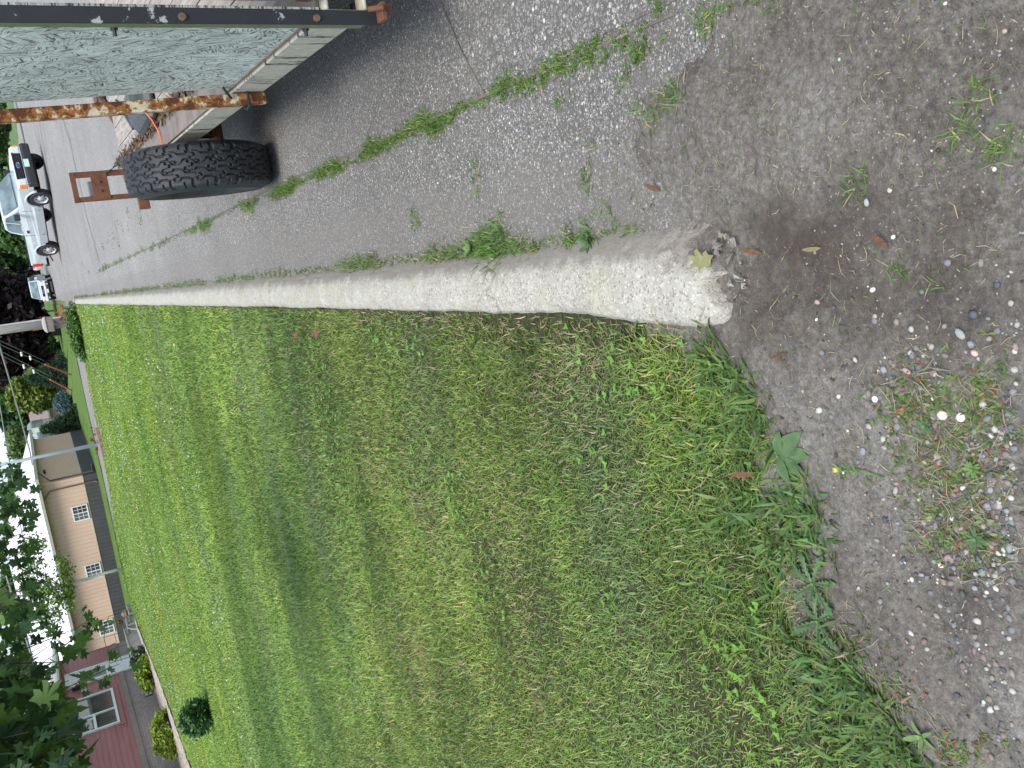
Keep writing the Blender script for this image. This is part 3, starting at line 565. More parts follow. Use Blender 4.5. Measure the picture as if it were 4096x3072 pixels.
def osb_mat():
    m_,t,b=newmat('painted_strand_board'); v=pos(t,(1,1,1))
    wob=noise(t,v,9,3); 
    def layer(sc_,seed,stretch):
        vo=N(t,'ShaderNodeTexVoronoi'); vo.inputs['Scale'].default_value=sc_; mp=N(t,'ShaderNodeMapping'); mp.inputs['Location'].default_value=(seed,seed*2,seed); mp.inputs['Scale'].default_value=(1,1.5,.75)
        t.links.new(v,mp.inputs[0]); t.links.new(mp.outputs[0],vo.inputs['Vector'])
        sep=N(t,'ShaderNodeSeparateColor'); t.links.new(vo.outputs['Color'],sep.inputs[0])
        vr=N(t,'ShaderNodeVectorRotate',rotation_type='X_AXIS'); t.links.new(v,vr.inputs['Vector']); t.links.new(math_(t,'MULTIPLY',sep.outputs[0],2.4),vr.inputs['Angle'])
        m2=N(t,'ShaderNodeMapping'); m2.inputs['Scale'].default_value=stretch; t.links.new(vr.outputs[0],m2.inputs[0])
        n_=noise(t,m2.outputs[0],10,5,.62,.5); return n_,vo.outputs['Distance'],sep.outputs[1]
    a,d,r_=layer(11,0,(1,9,.9)); a2,d2,r2=layer(17,5.3,(1,12,1.4))
    line=math_(t,'MAXIMUM',ramp(t,a,[(.37,1),(.445,0)]),ramp(t,a2,[(.36,1),(.43,0)]))
    c=ramp(t,noise(t,v,6,6,.65),[(.3,(.50,.56,.515)),(.7,(.68,.73,.68))]); c=mix(t,.55,c,ramp(t,a,[(.35,.62),(.7,1.25)]),'MULTIPLY'); c=mix(t,.28,c,ramp(t,r_,[(0,.7),(1,1.3)]),'MULTIPLY')
    c=mix(t,math_(t,'MULTIPLY',line,.92),c,(.055,.045,.038))
    br=noise(t,v,5,6,.7); c=mix(t,ramp(t,br,[(.68,0),(.73,.6)]),c,(.20,.13,.09))
    t.links.new(c,b.inputs['Base Color']); b.inputs['Roughness'].default_value=.75
    bump(t,b,math_(t,'SUBTRACT',math_(t,'ADD',a,a2),math_(t,'MULTIPLY',line,.8)),.8,.006); return m_
OSB=osb_mat()
WOOD=pm('weathered_wood',(.20,.165,.14),(.42,.38,.34),5,.9,.5,.004,stretch=(9,.7,9),detail=7)
WOODV=pm('weathered_gate_wood',(.17,.13,.11),(.36,.31,.28),5,.9,.5,.004,stretch=(9,9,.7),detail=7)
RUBBER=pm('tyre_rubber',(.010,.012,.016),(.030,.033,.038),12,.62,.2,.002)
GREENG=pm('olive_paint',(.11,.13,.075),(.16,.18,.10),12,.6,.2)
CHR0=pm('zinc',(.16,.12,.09),(.10,.05,.03),40,.5); AX=R(-1.7); tr=empty('trailer',(.768,2.68,0),'old utility trailer with pale green board side and rusty posts','trailer',rz=AX)
LT=5.8; WT=1.95
b=MB(); b.bx(0,.012,0,LT,.42,.56); b.bx(.012,.06,0,LT,.42,.432); b.bx(.012,.07,0,LT,.548,.56); b.build('side_rail',RAILM,tr,bevel=.004)
b=MB(); b.bx(WT-.012,WT,0,LT,.42,.56); b.bx(WT-.06,WT-.012,0,LT,.42,.432); b.build('side_rail',RAILM,tr,bevel=.004)
b=MB(); b.bx(.07,WT-.012,-.012,.04,.42,.545); b.bx(.07,WT-.012,LT-.05,LT,.42,.545)
for yy in np.arange(.7,LT-.3,.75): b.bx(.07,WT-.06,yy,yy+.05,.43,.535)
b.build('cross_member',RUST,tr)
b=MB(); n=11; bw=(WT-.16-.02)/n
for i in range(n): b.bx(.155+i*bw,.155+(i+1)*bw-.006,.05,LT-.04+rng.normal(0,.012),.537,.562+rng.normal(0,.0015))
b.build('deck',WOOD,tr)
b=MB(); b.bx(.012,.15,.05,LT-.01,.5605,.574); b.build('edge_strip',pm('maroon_steel',(.13,.10,.085),(.24,.20,.175),9,.7,.4,.004),tr,bevel=.003)
b=MB(); ln_=.048; b.add([(.016,.04,.566),(.028,.04,.566),(.028,1.335,.566),(.016,1.335,.566),(.016,.04,1.95),(.028,.04,1.95),(.028-ln_,1.335,1.95),(.016-ln_,1.335,1.95)],[(0,3,2,1),(4,5,6,7),(0,1,5,4),(1,2,6,5),(2,3,7,6),(3,0,4,7)]); b.build('side_panel',OSB,tr,bevel=.002)
# black corner post (angle)
b=MB(); b.bx(-.038,.006,-.018,-.008,.40,2.0); b.build('corner_post',BLACKS,tr,bevel=.0025)
b=MB(); b.bx(-.038,-.031,-.0075,.034,.44,2.0); b.build('post_strip',GREENG,tr,bevel=.002)
b=MB()
for z in (.62,1.18,1.7):
    b.lathe([(-.014,.011),(-.03,.011),(-.03,0.0001)],(.0,.028,z),'X',6); b.lathe([(-.03,.006),(-.045,.006),(-.045,.0001)],(0,.028,z),'X',6)
b.lathe([(-.018,.012),(-.026,.010),(-.026,.0001)],(-.02,0,1.0),'Y',8); b.lathe([(-.018,.012),(-.026,.010),(-.026,.0001)],(-.02,0,.60),'Y',8)
ob=b.build('bolt',BLACKS,tr); bpy.data.objects.remove(ob)
for z in (.62,1.18,1.7):
    b=MB(); b.lathe([(-.026,.011),(-.042,.011),(-.042,0.0001)],(.0,.045,z),'X',6); b.lathe([(-.036,.006),(-.058,.006),(-.058,.0001)],(0,.045,z),'X',6); b.build('bolt',BLACKS,tr)
for z in (.6,1.0):
    b=MB(); b.lathe([(-.018,.012),(-.026,.010),(-.026,.0001)],(-.02,0,z),'Y',8); b.build('bolt',CHR0,tr)
b=MB(); b.bx(-.0035,.0,-.001,.15,.421,.559); b.build('paint_patch',GREENG,tr)
# rust scab and bracket at foot of the corner post
b=MB(); b.bx(-.035,.02,-.07,-.018,.385,.40); b.tube([(0,-.05,.36),(0,-.075,.40),(0,-.05,.44)],.009,8); b.build('hinge',RUST,tr,bevel=.002)
# rusty stake post
b=MB(); b.add([(-.052,1.34,.44),(-.002,1.34,.44),(-.002,1.40,.44),(-.052,1.40,.44),(-.052-.054,1.34,2.0),(-.002-.054,1.34,2.0),(-.002-.054,1.40,2.0),(-.052-.054,1.40,2.0)],[(0,3,2,1),(4,5,6,7),(0,1,5,4),(1,2,6,5),(2,3,7,6),(3,0,4,7)]); b.lathe([(-.052,.0001),(-.052,.030),(-.002,.030),(-.002,.0001)],(0,1.37,.44),'X',20); b.build('stake_post',RUSTY,tr,bevel=.006)
b=MB(); b.tube([(-.0,1.33,.50),(-.06,1.32,.50),(-.075,1.36,.505),(-.06,1.41,.50),(-.0,1.41,.50)],.006,8); b.build('u_bolt',BLACKS,tr)
b=MB(); b.tube([(.03,1.3,.62),(.0,1.31,.60),(-.03,1.33,.575)],.006,8); b.build('u_bolt',BLACKS,tr)
b=MB()
for i in range(9): b.bx(.035+i*.215,.035+i*.215+.208,-.008,.012,.60,1.95)
b.build('tailgate',WOODV,tr,bevel=.002)
b=MB(); b.bx(.03,WT,-.04,-.009,1.25,1.29); b.bx(.03,WT,-.04,-.009,.62,.66); b.build('gate_bar',RUST,tr)
b=MB(); b.bx(WT-.026,WT-.014,.06,1.32,.566,1.95); b.build('side_panel',OSB,tr)
b=MB(); b.bx(WT+.002,WT+.05,1.34,1.40,.44,2.0); b.build('stake_post',RUSTY,tr)
# running gear
WY=3.02; 
b=MB(); b.tube([(-.06,WY,.30),(WT+.06,WY,.30)],.042,12); b.bx(-.07,-.045,WY-.05,WY+.05,.25,.47); b.bx(WT+.045,WT+.07,WY-.05,WY+.05,.25,.47); b.tube([(-.13,WY,.432),(-.05,WY,.432)],.045,12); b.tube([(WT+.05,WY,.432),(WT+.13,WY,.432)],.045,12); b.build('axle',RUST,tr,smooth=False)
for sx in (.06,WT-.06):
    b=MB(); 
    for k,(l,zz) in enumerate([(.42,.425),(.34,.415),(.26,.405),(.18,.395)]): b.tube([(sx,WY-l,zz-.0+.02*(l>.4)),(sx,WY,zz-.03),(sx,WY+l,zz+.02*(l>.4))],.012,6)
    b.bx(sx-.045,sx+.045,WY-.07,WY+.07,.325,.335); b.bx(sx-.04,sx+.04,WY-.06,WY+.06,.385,.395)
    for dy in (-.05,.05):
        for dx in (-.035,.035): b.tube([(sx+dx,WY+dy,.29),(sx+dx,WY+dy,.40)],.007,6)
    b.build('leaf_spring',RUST,tr)
def wheel(parent,x,y,side):
    wh=bpy.data.objects.new('wheel',None); C.objects.link(wh); wh.parent=parent; wh.location=(x,y,.442)
    Rr=.44; W=.25; nu,nv=1500,84
    th=np.linspace(0,2*np.pi,nu,endpoint=False); 
    v=np.linspace(-1,1,nv)
    T_,V_=np.meshgrid(th,v,indexing='ij')
    u=T_/(2*np.pi)*21
    xx=V_*W/2
    rad=Rr-.012*np.abs(V_)**3-.030*np.clip((np.abs(V_)-.86)/.14,0,1)**1.5
    def tri(q): return np.abs((q%1)-.5)*4-1
    def sq(q): return np.tanh(3.2*np.sin(2*np.pi*q))
    g=np.zeros_like(u)
    for c0,ph,am in ((-.62,0,.07),(-.22,.3,.09),(.20,.8,.09),(.60,.5,.07)):
        d=np.abs(V_-(c0+am*sq(u+ph))); g=np.maximum(g,np.clip(1-d/.045,0,1))
    for lo,hi,ph,sl in ((-.62,-.22,.1,.5),(-.22,.20,.62,-.5),(.20,.60,.2,.5)):
        m_=(V_>lo-.08)&(V_<hi+.08); q=(u+ph+sl*(V_-lo)+.13*sq(V_*3.1+ph))%1; d=np.minimum(q,1-q); g=np.maximum(g,np.where(m_,np.clip(1-d/.075,0,1),0))
    for sgn in (-1,1):
        m_=(sgn*V_>.58); q=(u*1.0+.35+.12*sgn*V_)%1; d=np.minimum(q,1-q); g=np.maximum(g,np.where(m_,np.clip(1-d/.12,0,1),0))
        q=(u*1.0+.85)%1; d=np.minimum(q,1-q); g=np.maximum(g,np.where(m_&(sgn*V_>.74),np.clip(1-d/.06,0,1)*.7,0))
    sip=np.clip(1-np.abs(((u*3.0+.35*np.sin(V_*38))%1)-.5)/.06,0,1)*(np.abs(V_)<.8)
    rad=rad-.015*S(g*2.1)-.0018*sip*(g<.1)
    V3=np.stack([xx,rad*np.cos(T_),rad*np.sin(T_)],-1).reshape(-1,3)
    i,j=np.meshgrid(np.arange(nu),np.arange(nv-1),indexing='ij'); i=i.ravel();j=j.ravel(); i2=(i+1)%nu
    q=np.stack([i*nv+j,i*nv+j+1,i2*nv+j+1,i2*nv+j],-1)
    ty=npmesh('tyre',V3,q.ravel(),np.full(len(q),4),RUBBER,wh,smooth=False)
    b=MB()
    for s_ in (-1,1):
        pr=[(s_*W/2,Rr-.042),(s_*(W/2+.012),Rr-.075),(s_*(W/2+.016),Rr-.12),(s_*(W/2+.004),Rr-.17),(s_*(W/2-.02),Rr-.20),(s_*(W/2-.03),.20)]
        b.lathe(pr,(0,0,0),'X',64)
        b.lathe([(s_*(W/2+.0125),Rr-.08),(s_*(W/2+.0165),Rr-.084),(s_*(W/2+.0155),Rr-.09)],(0,0,0),'X',64)
    b.build('sidewall',RUBBER,wh,smooth=True)
    b=MB(); b.lathe([(-W/2+.02,.205),(-W/2+.03,.19),(0,.18),(W/2-.03,.19),(W/2-.02,.205)],(0,0,0),'X',40); b.lathe([(side*.03,.18),(side*.05,.12),(side*.06,.06),(side*.09,.055),(side*.095,.0001)],(0,0,0),'X',40); b.build('rim',pm('rim_steel',(.35,.34,.33),(.55,.54,.52),9,.5),wh,smooth=True)
    return wh
wheel(tr,-.184,WY,-1); wheel(tr,WT+.184,WY,1)
# light bracket ahead of the wheel
b=MB(); Yb=3.80; 
b.bx(-.265,-.23,Yb,Yb+.006,.62,1.125); b.bx(-.105,-.065,Yb,Yb+.006,.62,1.125); b.bx(-.265,-.065,Yb-.002,Yb+.03,1.095,1.128); b.bx(-.255,-.08,Yb-.008,Yb-.001,.90,1.005)
b.bx(-.345,.0,Yb-.03,Yb+.03,.665,.735)
for dx in (-.20,-.14): b.lathe([(-.02,.0001),(-.02,.007),(-.009,.008)],(dx,Yb,.955),'Y',8)
b.build('light_bracket',RUST,tr,bevel=.002)
b=MB(); b.bx(-.23,-.13,Yb+.008,Yb+.05,.93,1.03); b.build('marker_light',pm('grey_plastic',(.10,.11,.12),(.16,.17,.18),10,.4),tr,bevel=.006)
b=MB(); 
for k in range(3): b.tube([(-.09,Yb+.01,.93-.02*k),(-.06,Yb-.05,.86),(-.03,Yb-.1,.80+.02*k),(.0,Yb-.2,.70)],.0025,5)
b.build('wire',BLACKS,tr)
b=MB(); b.tube([(.4,LT,.48),(WT/2,LT+1.3,.48)],.04,8); b.tube([(WT-.4,LT,.48),(WT/2,LT+1.3,.48)],.04,8); b.bx(WT/2-.05,WT/2+.05,LT+1.2,LT+1.5,.44,.53); b.tube([(WT/2,LT+1.1,.0),(WT/2,LT+1.1,.6)],.03,8); b.build('tongue',RUST,tr)
# things on the deck
def TL(x,y,z): a=AX; return (.768+x*math.cos(a)-y*math.sin(a),2.68+x*math.sin(a)+y*math.cos(a),z)
BLK=pm('black_plastic',(.022,.024,.026),(.05,.052,.055),14,.45,.2)
b=MB(); 
bot=[(0,0),(.34,0),(.34,.62),(0,.62)]; vs=[]
for k,(ins,z) in enumerate([(0.03,0),(0.0,.02),(.02,.07),(.06,.11),(.12,.135)]):
    vs+=[(x_+(ins if x_<.1 else -ins),y_+(ins*1.6 if y_<.1 else -ins*1.6),z) for x_,y_ in bot]
fs=[(k*4+i,k*4+(i+1)%4,k*4+4+(i+1)%4,k*4+4+i) for k in range(4) for i in range(4)]+[(0,3,2,1),(16,17,18,19)]
b.add(vs,fs); o=b.build('plastic_tub',BLK,bevel=.02,seg=3); o.location=TL(.19,3.35,.563); o.rotation_euler=(0,0,AX+.05); tag(o,'upturned black plastic tub sitting on the trailer deck','tub')
b=MB(); b.tube([TL(.28,3.40,.66),TL(.19,3.38,.61),TL(.10,3.35,.584),TL(.02,3.33,.584),TL(-.012,3.30,.54),TL(-.02,3.26,.45),TL(.02,3.2,.40)],.005,6); tag(b.build('orange_strap',pm('orange_cord',(.75,.12,.03),(.9,.2,.06),60,.6)),'thin orange strap running from the black tub over the trailer rail','strap')
b=MB(); b.tube([TL(.30,4.55,.575),TL(.62,5.2,.575)],.011,6); b.build('stick',BLK); tag(bpy.data.objects['stick'],'thin dark stick lying aslant on the bare trailer deck','stick')
n=2600; yl=rng.uniform(1.5,5.9,n); xl_=.15+np.abs(rng.normal(0,.035,n)); k=fbm(xl_,yl,4,77)>.36; yl=yl[k]; xl_=xl_[k]
q=np.array([TL(a_,b__,.567) for a_,b__ in zip(xl_,yl)]); c=np.array([[.13,.085,.05]])*(.4+1.5*rng.random((len(q),1)))
tag(blades('leaf_litter',q[:,0],q[:,1],q[:,2]+.02*rng.random(len(q)),.02+.04*rng.random(len(q)),.012+.014*rng.random(len(q)),np.clip(rng.normal(1.3,.25,len(q)),.2,1.57),c),kind='stuff')
# ================================================================== vehicles
PAINT=pm('white_car_paint',(.52,.57,.60),(.60,.65,.68),2,.25,.0); PAINT.node_tree.nodes['Principled BSDF'].inputs['Coat Weight'].default_value=.6
def glass(name,c=(.05,.08,.09),rough=.08):
    m_,t,b=newmat(name); t.links.new(ramp(t,noise(t,pos(t),1.6,2),[(.4,c),(.6,tuple(x*1.8 for x in c))]),b.inputs['Base Color']); b.inputs['Roughness'].default_value=rough; b.inputs['Specular IOR Level'].default_value=.55; b.inputs['IOR'].default_value=1.5; return m_
GLS=glass('tinted_glass',(.09,.125,.14)); CHR=pm('chrome',(.6,.6,.62),(.7,.7,.72),4,.18,0,metal=1); TRIM=pm('black_trim',(.018,.02,.022),(.035,.037,.04),10,.5,.1)
LENS=pm('lamp_lens',(.55,.58,.6),(.8,.82,.84),25,.12,.3); AMB=pm('amber_lens',(.75,.22,.05),(.85,.3,.08),20,.25); REDL=pm('red_lens',(.5,.02,.02),(.7,.05,.05),20,.2); PLATE=pm('plate',(.45,.62,.72),(.72,.84,.66),30,.5); DARK=pm('wheel_well',(.01,.01,.01),(.02,.02,.02),6,.9); ALLOY=pm('alloy',(.45,.45,.46),(.62,.62,.63),8,.35,.1,metal=.4)
def arcpts(cx,cz,r,a0,a1,n): return [(cx+r*math.cos(a0+(a1-a0)*i/n),cz+r*math.sin(a0+(a1-a0)*i/n)) for i in range(n+1)]
def vwheel(par,x,y,side,r=.36,w_=.22):
    wh=bpy.data.objects.new('wheel',None); C.objects.link(wh); wh.parent=par; wh.location=(x,y,r)
    b=MB(); b.lathe([(-w_/2,r*.62),(-w_/2,r*.93),(-w_/2+.03,r),(w_/2-.03,r),(w_/2,r*.93),(w_/2,r*.62)],(0,0,0),'Y',36); b.build('tyre',RUBBER,wh,smooth=False,bevel=0)
    b=MB(); s=side; b.lathe([(s*(w_/2-.005),r*.64),(s*(w_/2-.03),r*.60),(s*(w_/2-.05),r*.50),(s*(w_/2-.035),r*.28),(s*(w_/2-.0),r*.25),(s*(w_/2),.0001)],(0,0,0),'Y',30); b.build('rim',ALLOY,wh,smooth=True)
    for k in range(7):
        a=k*2*math.pi/7; b=MB(); b.lathe([(s*(w_/2-.036),.0001),(s*(w_/2-.036),.030),(s*(w_/2-.06),.03)],(r*.40*math.cos(a),0,r*.40*math.sin(a)),'Y',10); b.build('rim_hole',DARK,wh)
    return wh
def text_mesh(name,s,size,mat,parent,loc,rot,depth=.004):
    cu=bpy.data.curves.new(name,'FONT'); cu.body=s; cu.size=size; cu.extrude=depth; cu.align_x='CENTER'; cu.align_y='CENTER'
    tmp=bpy.data.objects.new('tmp',cu); C.objects.link(tmp); dg=bpy.context.evaluated_depsgraph_get(); me=bpy.data.meshes.new_from_object(tmp.evaluated_get(dg)); bpy.data.objects.remove(tmp)
    me.materials.clear(); me.materials.append(mat); o=bpy.data.objects.new(name,me); C.objects.link(o); o.parent=parent; o.location=loc; o.rotation_euler=rot; return o
def pickup():
    WB=3.2; hw=.86; xf=WB/2; xr=-WB/2; r=.36; ar=.45
    root=empty('pickup_truck',(3.40,36.0,0),'white pickup truck with black grille and bumper, parked across the road facing right','truck',rz=R(-59.5))
    FX=xf+.80; BX=xr-1.02
    low=[(BX,.50),(BX,.92),(BX+.02,1.06),(-.35,1.08),(-.30,1.10),(.95,1.10),(1.35,1.08),(FX-.12,1.0),(FX-.02,.92),(FX,.62),(FX-.06,.50)]
    low+=arcpts(xf,r+.02,ar,R(18),R(162),12)+[(xf-ar-.03,.34)]+[(xr+ar+.03,.34)]+arcpts(xr,r+.02,ar,R(18),R(162),12)
    def ins(a,z): return .05 if z>1.0 else (.0 if z>.6 else .03)
    b=MB(); b.prism(low,-hw,hw,'XZ',ins); b.build('body',PAINT,root,bevel=.03,seg=3)
    # flares
    for cx in (xf,xr):
        for s in (-1,1):
            b=MB(); pts=[(cx+(ar+.0)*math.cos(a),s*(hw-.02),r+.02+(ar+.0)*math.sin(a)) for a in np.linspace(R(8),R(172),14)]; b.tube(pts,.045,8); b.build('fender_flare',PAINT,root,smooth=True)
    b=MB(); b.bx(-1.9,2.2,-.6,.6,.30,.52); b.bx(-2.3,2.1,-.70,.70,.48,.56); b.build('chassis',DARK,root)
    # cab
    cab=[(-.62,1.08),(-.52,1.50),(-.36,1.64),(.22,1.66),(.42,1.60),(1.10,1.09)]
    b=MB(); b.prism(cab,-.80,.80,'XZ',lambda a,z:(z-1.08)*.28); b.build('cab',PAINT,root,bevel=.045,seg=3)
    def wy(z): return .80-(z-1.08)*.28+.004
    for s in (-1,1):
        for nm,poly in (('side_window',[(.16,1.14),(.86,1.14),(.40,1.55),(.16,1.58)]),('side_window',[(-.46,1.14),(.10,1.14),(.10,1.58),(-.32,1.56),(-.42,1.45)])):
            b=MB(); vs=[(a,s*(wy(z)),z) for a,z in poly]; b.add(vs,[tuple(range(len(vs)))]); o=b.build(nm,GLS,root); md=o.modifiers.new('s','SOLIDIFY'); md.thickness=.008; md.offset=0
        b=MB(); b.bx(.10,.16,s*.74-.03 if s>0 else -.80,s*.80 if s>0 else -.71,1.12,1.13); b.build('door_pillar',TRIM,root)
        b=MB(); b.tube([(-.52,s*(hw+.002),.40),(-.52,s*(hw-.0),1.0),(-.52,s*.83,1.09)],.007,5); b.build('door_seam',TRIM,root); b=MB(); b.tube([(.98,s*(hw+.002),.42),(.98,s*(hw-.0),1.0)],.007,5); b.build('door_seam',TRIM,root)
        b=MB(); b.bx(-.36,-.20,s*hw-.012,s*hw+.014,.90,.98); b.build('door_handle',TRIM,root,bevel=.006)
        b=MB(); b.bx(.72,.86,min(s*.86,s*1.06),max(s*.86,s*1.06),1.10,1.30); b.build('mirror',TRIM,root,bevel=.03)
        b=MB(); b.bx(-1.1,1.0,s*hw-.01,s*hw+.012,.60,.66); b.build('side_moulding',PAINT,root,bevel=.006)
        b=MB(); b.bx(FX-.22,FX+.006,min(s*.56,s*.845),max(s*.56,s*.845),.70,.93); b.build('headlight',LENS,root,bevel=.015)
        b=MB(); b.bx(FX-.16,FX+.010,min(s*.80,s*.858),max(s*.80,s*.858),.70,.93); b.build('turn_signal',AMB,root,bevel=.01)
        b=MB(); b.bx(BX-.008,BX+.14,min(s*.72,s*.868),max(s*.72,s*.868),.66,1.0); b.build('tail_light',REDL,root,bevel=.012)
        vwheel(root,xf,s*(hw-.10),s); vwheel(root,xr,s*(hw-.10),s)
    b=MB(); vs=[(.50+.0,-.64,1.585),(.50,.64,1.585),(1.10,.74,1.12),(1.10,-.74,1.12)]; vs=[(a+.012,y_,z+.012) for a,y_,z in vs]; b.add(vs,[(0,1,2,3)]); o=b.build('windshield',GLS,root); o.modifiers.new('s','SOLIDIFY').thickness=.008
    b=MB(); b.bx(-.64,-.60,-.6,.6,1.16,1.5); b.build('rear_window',GLS,root)
    b=MB(); b.bx(BX+.02,-.66,-.80,-.74,1.062,1.10); b.bx(BX+.02,-.66,.74,.80,1.062,1.10); b.bx(BX,BX+.06,-.8,.8,1.05,1.09); b.build('bed_rail',TRIM,root,bevel=.01)
    g=MB(); g.bx(FX-.10,FX+.002,-.54,.54,.68,.95); g.build('grille',DARK,root,bevel=.02)
    b=MB()
    for z in (.74,.80,.86): b.bx(FX-.02,FX+.014,-.52,.52,z,z+.022)
    b.bx(FX-.02,FX+.018,-.56,.56,.93,.965); b.build('grille_bar',TRIM,root,bevel=.005)
    b=MB(); b.lathe([(0,.0001),(0,.055),(.012,.05),(.014,.0001)],(0,0,0),'X',24); o=b.build('badge',pm('badge_blue',(.03,.06,.2),(.05,.09,.3),30,.25),root); o.location=(FX+.016,0,.83); o.scale=(1,2.0,1)
    b=MB(); b.lathe([(0,.054),(.012,.062),(.014,.054)],(0,0,0),'X',24); o=b.build('badge_ring',CHR,root); o.location=(FX+.014,0,.83); o.scale=(1,2.0,1)
    b=MB(); b.prism([(FX-.1,.36),(FX+.10,.38),(FX+.13,.60),(FX+.08,.67),(FX-.1,.67)],-.86,.86,'XZ'); b.build('front_bumper',TRIM,root,bevel=.035,seg=3)
    b=MB(); b.bx(FX+.122,FX+.136,-.16,.16,.49,.65); b.build('licence_plate',PLATE,root,bevel=.003)
    b=MB(); b.bx(BX-.14,BX-.01,-.82,.82,.42,.56); b.build('rear_bumper',TRIM,root,bevel=.02)
    b=MB(); b.tube([(xr-.5,-.7,.38),(xr-.75,-.86,.30)],.03,8); b.build('exhaust',RUST,root)
    return root
pickup()
def suv():
    p0=G(229,1204); p1=G(204,1116); az=math.atan2(p1.y-p0.y,p1.x-p0.x); cx=(p0+p1)/2
    hd=R(-99)
    root=empty('white_van',(cx.x-2.0*math.cos(hd),84.5-2.0*math.sin(hd),-.9),'white van facing us beyond the utility pole, black grille with red letters','van',rz=hd)
    W=.92; low=[(-2.4,.42),(-2.4,1.12),(1.2,1.14),(2.0,1.04),(2.12,.96),(2.14,.5),(2.08,.40)]+arcpts(1.35,.36,.44,R(15),R(165),10)+arcpts(-1.4,.36,.44,R(15),R(165),10)
    b=MB(); b.prism(low,-W,W,'XZ',lambda a,z:.04 if z>1 else 0); b.build('body',PAINT,root,bevel=.04,seg=3)
    cab=[(-2.38,1.12),(-2.30,1.82),(.35,1.86),(.55,1.80),(1.30,1.13)]
    b=MB(); b.prism(cab,-.88,.88,'XZ',lambda a,z:(z-1.12)*.22); b.build('cabin',PAINT,root,bevel=.05,seg=3)
    vs=[(.60,-.70,1.76),(.60,.70,1.76),(1.26,.80,1.19),(1.26,-.80,1.19)]; b=MB(); b.add([(a+.02,y_,z+.02) for a,y_,z in vs],[(0,1,2,3)]); o=b.build('windshield',GLS,root); o.modifiers.new('s','SOLIDIFY').thickness=.01
    for s in (-1,1):
        b=MB(); vs=[(a,s*(.888-(z-1.12)*.22),z) for a,z in [(-2.1,1.2),(.9,1.2),(.45,1.7),(-2.1,1.72)]]; b.add(vs,[(0,1,2,3)]); o=b.build('side_window',GLS,root); o.modifiers.new('s','SOLIDIFY').thickness=.01
        b=MB(); b.bx(1.9,2.125,min(s*.5,s*.86),max(s*.5,s*.86),.78,.98); b.build('headlight',LENS,root,bevel=.01)
        b=MB(); b.bx(1.9,2.128,min(s*.78,s*.90),max(s*.78,s*.90),.78,.98); b.build('turn_signal',AMB,root,bevel=.01)
        b=MB(); b.lathe([(0,.0001),(0,.065),(.02,.06)],(2.165,s*.6,.50),'X',16); b.build('fog_lamp',LENS,root)
        b=MB(); b.bx(.75,.95,min(s*.9,s*1.12),max(s*.9,s*1.12),1.12,1.32); b.build('mirror',TRIM if s<0 else PAINT,root,bevel=.03)
        vwheel(root,1.35,s*(W-.12),s); vwheel(root,-1.4,s*(W-.12),s)
    b=MB(); b.bx(2.0,2.13,-.48,.48,.78,.99); b.build('grille',DARK,root,bevel=.01)
    text_mesh('lettering','GMC',.20,pm('red_letters',(.6,.25,.25),(.7,.32,.3),20,.4),root,(2.136,0,.875),(math.pi/2,0,math.pi/2))
    b=MB(); b.bx(1.95,2.17,-.92,.92,.60,.74); b.build('front_bumper',PAINT,root,bevel=.03)
    b=MB(); b.bx(1.95,2.15,-.88,.88,.38,.60); b.build('air_dam',TRIM,root,bevel=.03)
    b=MB(); b.bx(2.152,2.166,-.16,.16,.46,.60); b.build('licence_plate',PLATE,root)
    b=MB(); b.bx(-2.2,1.9,-.7,.7,.25,.45); b.build('chassis',DARK,root)
suv()
# ================================================================== buildings
def siding(b,y0,y1,z0,z1,x,step,proud=.018,sgn=1):
    z=z0
    while z<z1-.01:
        zt=min(z+step,z1); b.add([(x+sgn*proud,y0,z),(x+sgn*proud,y1,z),(x,y1,zt),(x,y0,zt)],[(0,1,2,3)]); b.add([(x,y0,z),(x,y1,z),(x+sgn*proud,y1,z),(x+sgn*proud,y0,z)],[(0,1,2,3)]); z=zt
REDS=pm('barn_red_siding',(.25,.088,.088),(.33,.12,.12),1.4,.55,.1,stretch=(1,.3,3))
def brickm(name,c1,c2,mo,sx=1,rot=True,bw=.2,bh=.1):
    m_,t,b=newmat(name); c=N(t,'ShaderNodeTexCoord').outputs['Object']; sp=N(t,'ShaderNodeSeparateXYZ'); t.links.new(c,sp.inputs[0]); cb=N(t,'ShaderNodeCombineXYZ'); t.links.new(sp.outputs['Y'],cb.inputs['X']); t.links.new(sp.outputs['Z'],cb.inputs['Y'])
    br=N(t,'ShaderNodeTexBrick'); t.links.new(cb.outputs[0],br.inputs['Vector']); br.inputs['Scale'].default_value=1; br.inputs['Brick Width'].default_value=bw; br.inputs['Row Height'].default_value=bh; br.inputs['Mortar Size'].default_value=.007
    br.inputs['Color1'].default_value=(*c1,1); br.inputs['Color2'].default_value=(*c2,1); br.inputs['Mortar'].default_value=(*mo,1); t.links.new(br.outputs[0],b.inputs['Base Color']); b.inputs['Roughness'].default_value=.9
    bump(t,b,br.outputs['Fac'],-.5,.01); return m_
BRK=brickm('foundation_block',(.25,.21,.19),(.31,.26,.24),(.16,.135,.12)); BRKV=brickm('soldier_course',(.22,.18,.155),(.28,.235,.205),(.12,.10,.09),bw=.075,bh=.40)
TRIMW=pm('white_trim',(.62,.66,.66),(.72,.75,.75),3,.5,.05); SHING=pm('grey_shingle',(.20,.175,.17),(.36,.33,.32),9,.95,.5,.01,stretch=(3,.7,3)); SOFF=pm('beige_soffit',(.30,.27,.23),(.36,.33,.28),3,.8)
CONC=pm('grey_concrete',(.30,.27,.25),(.42,.39,.36),4,.9,.3,.005); STEPS=pm('stone_step',(.20,.19,.165),(.40,.38,.33),8,.9,.5,.01)
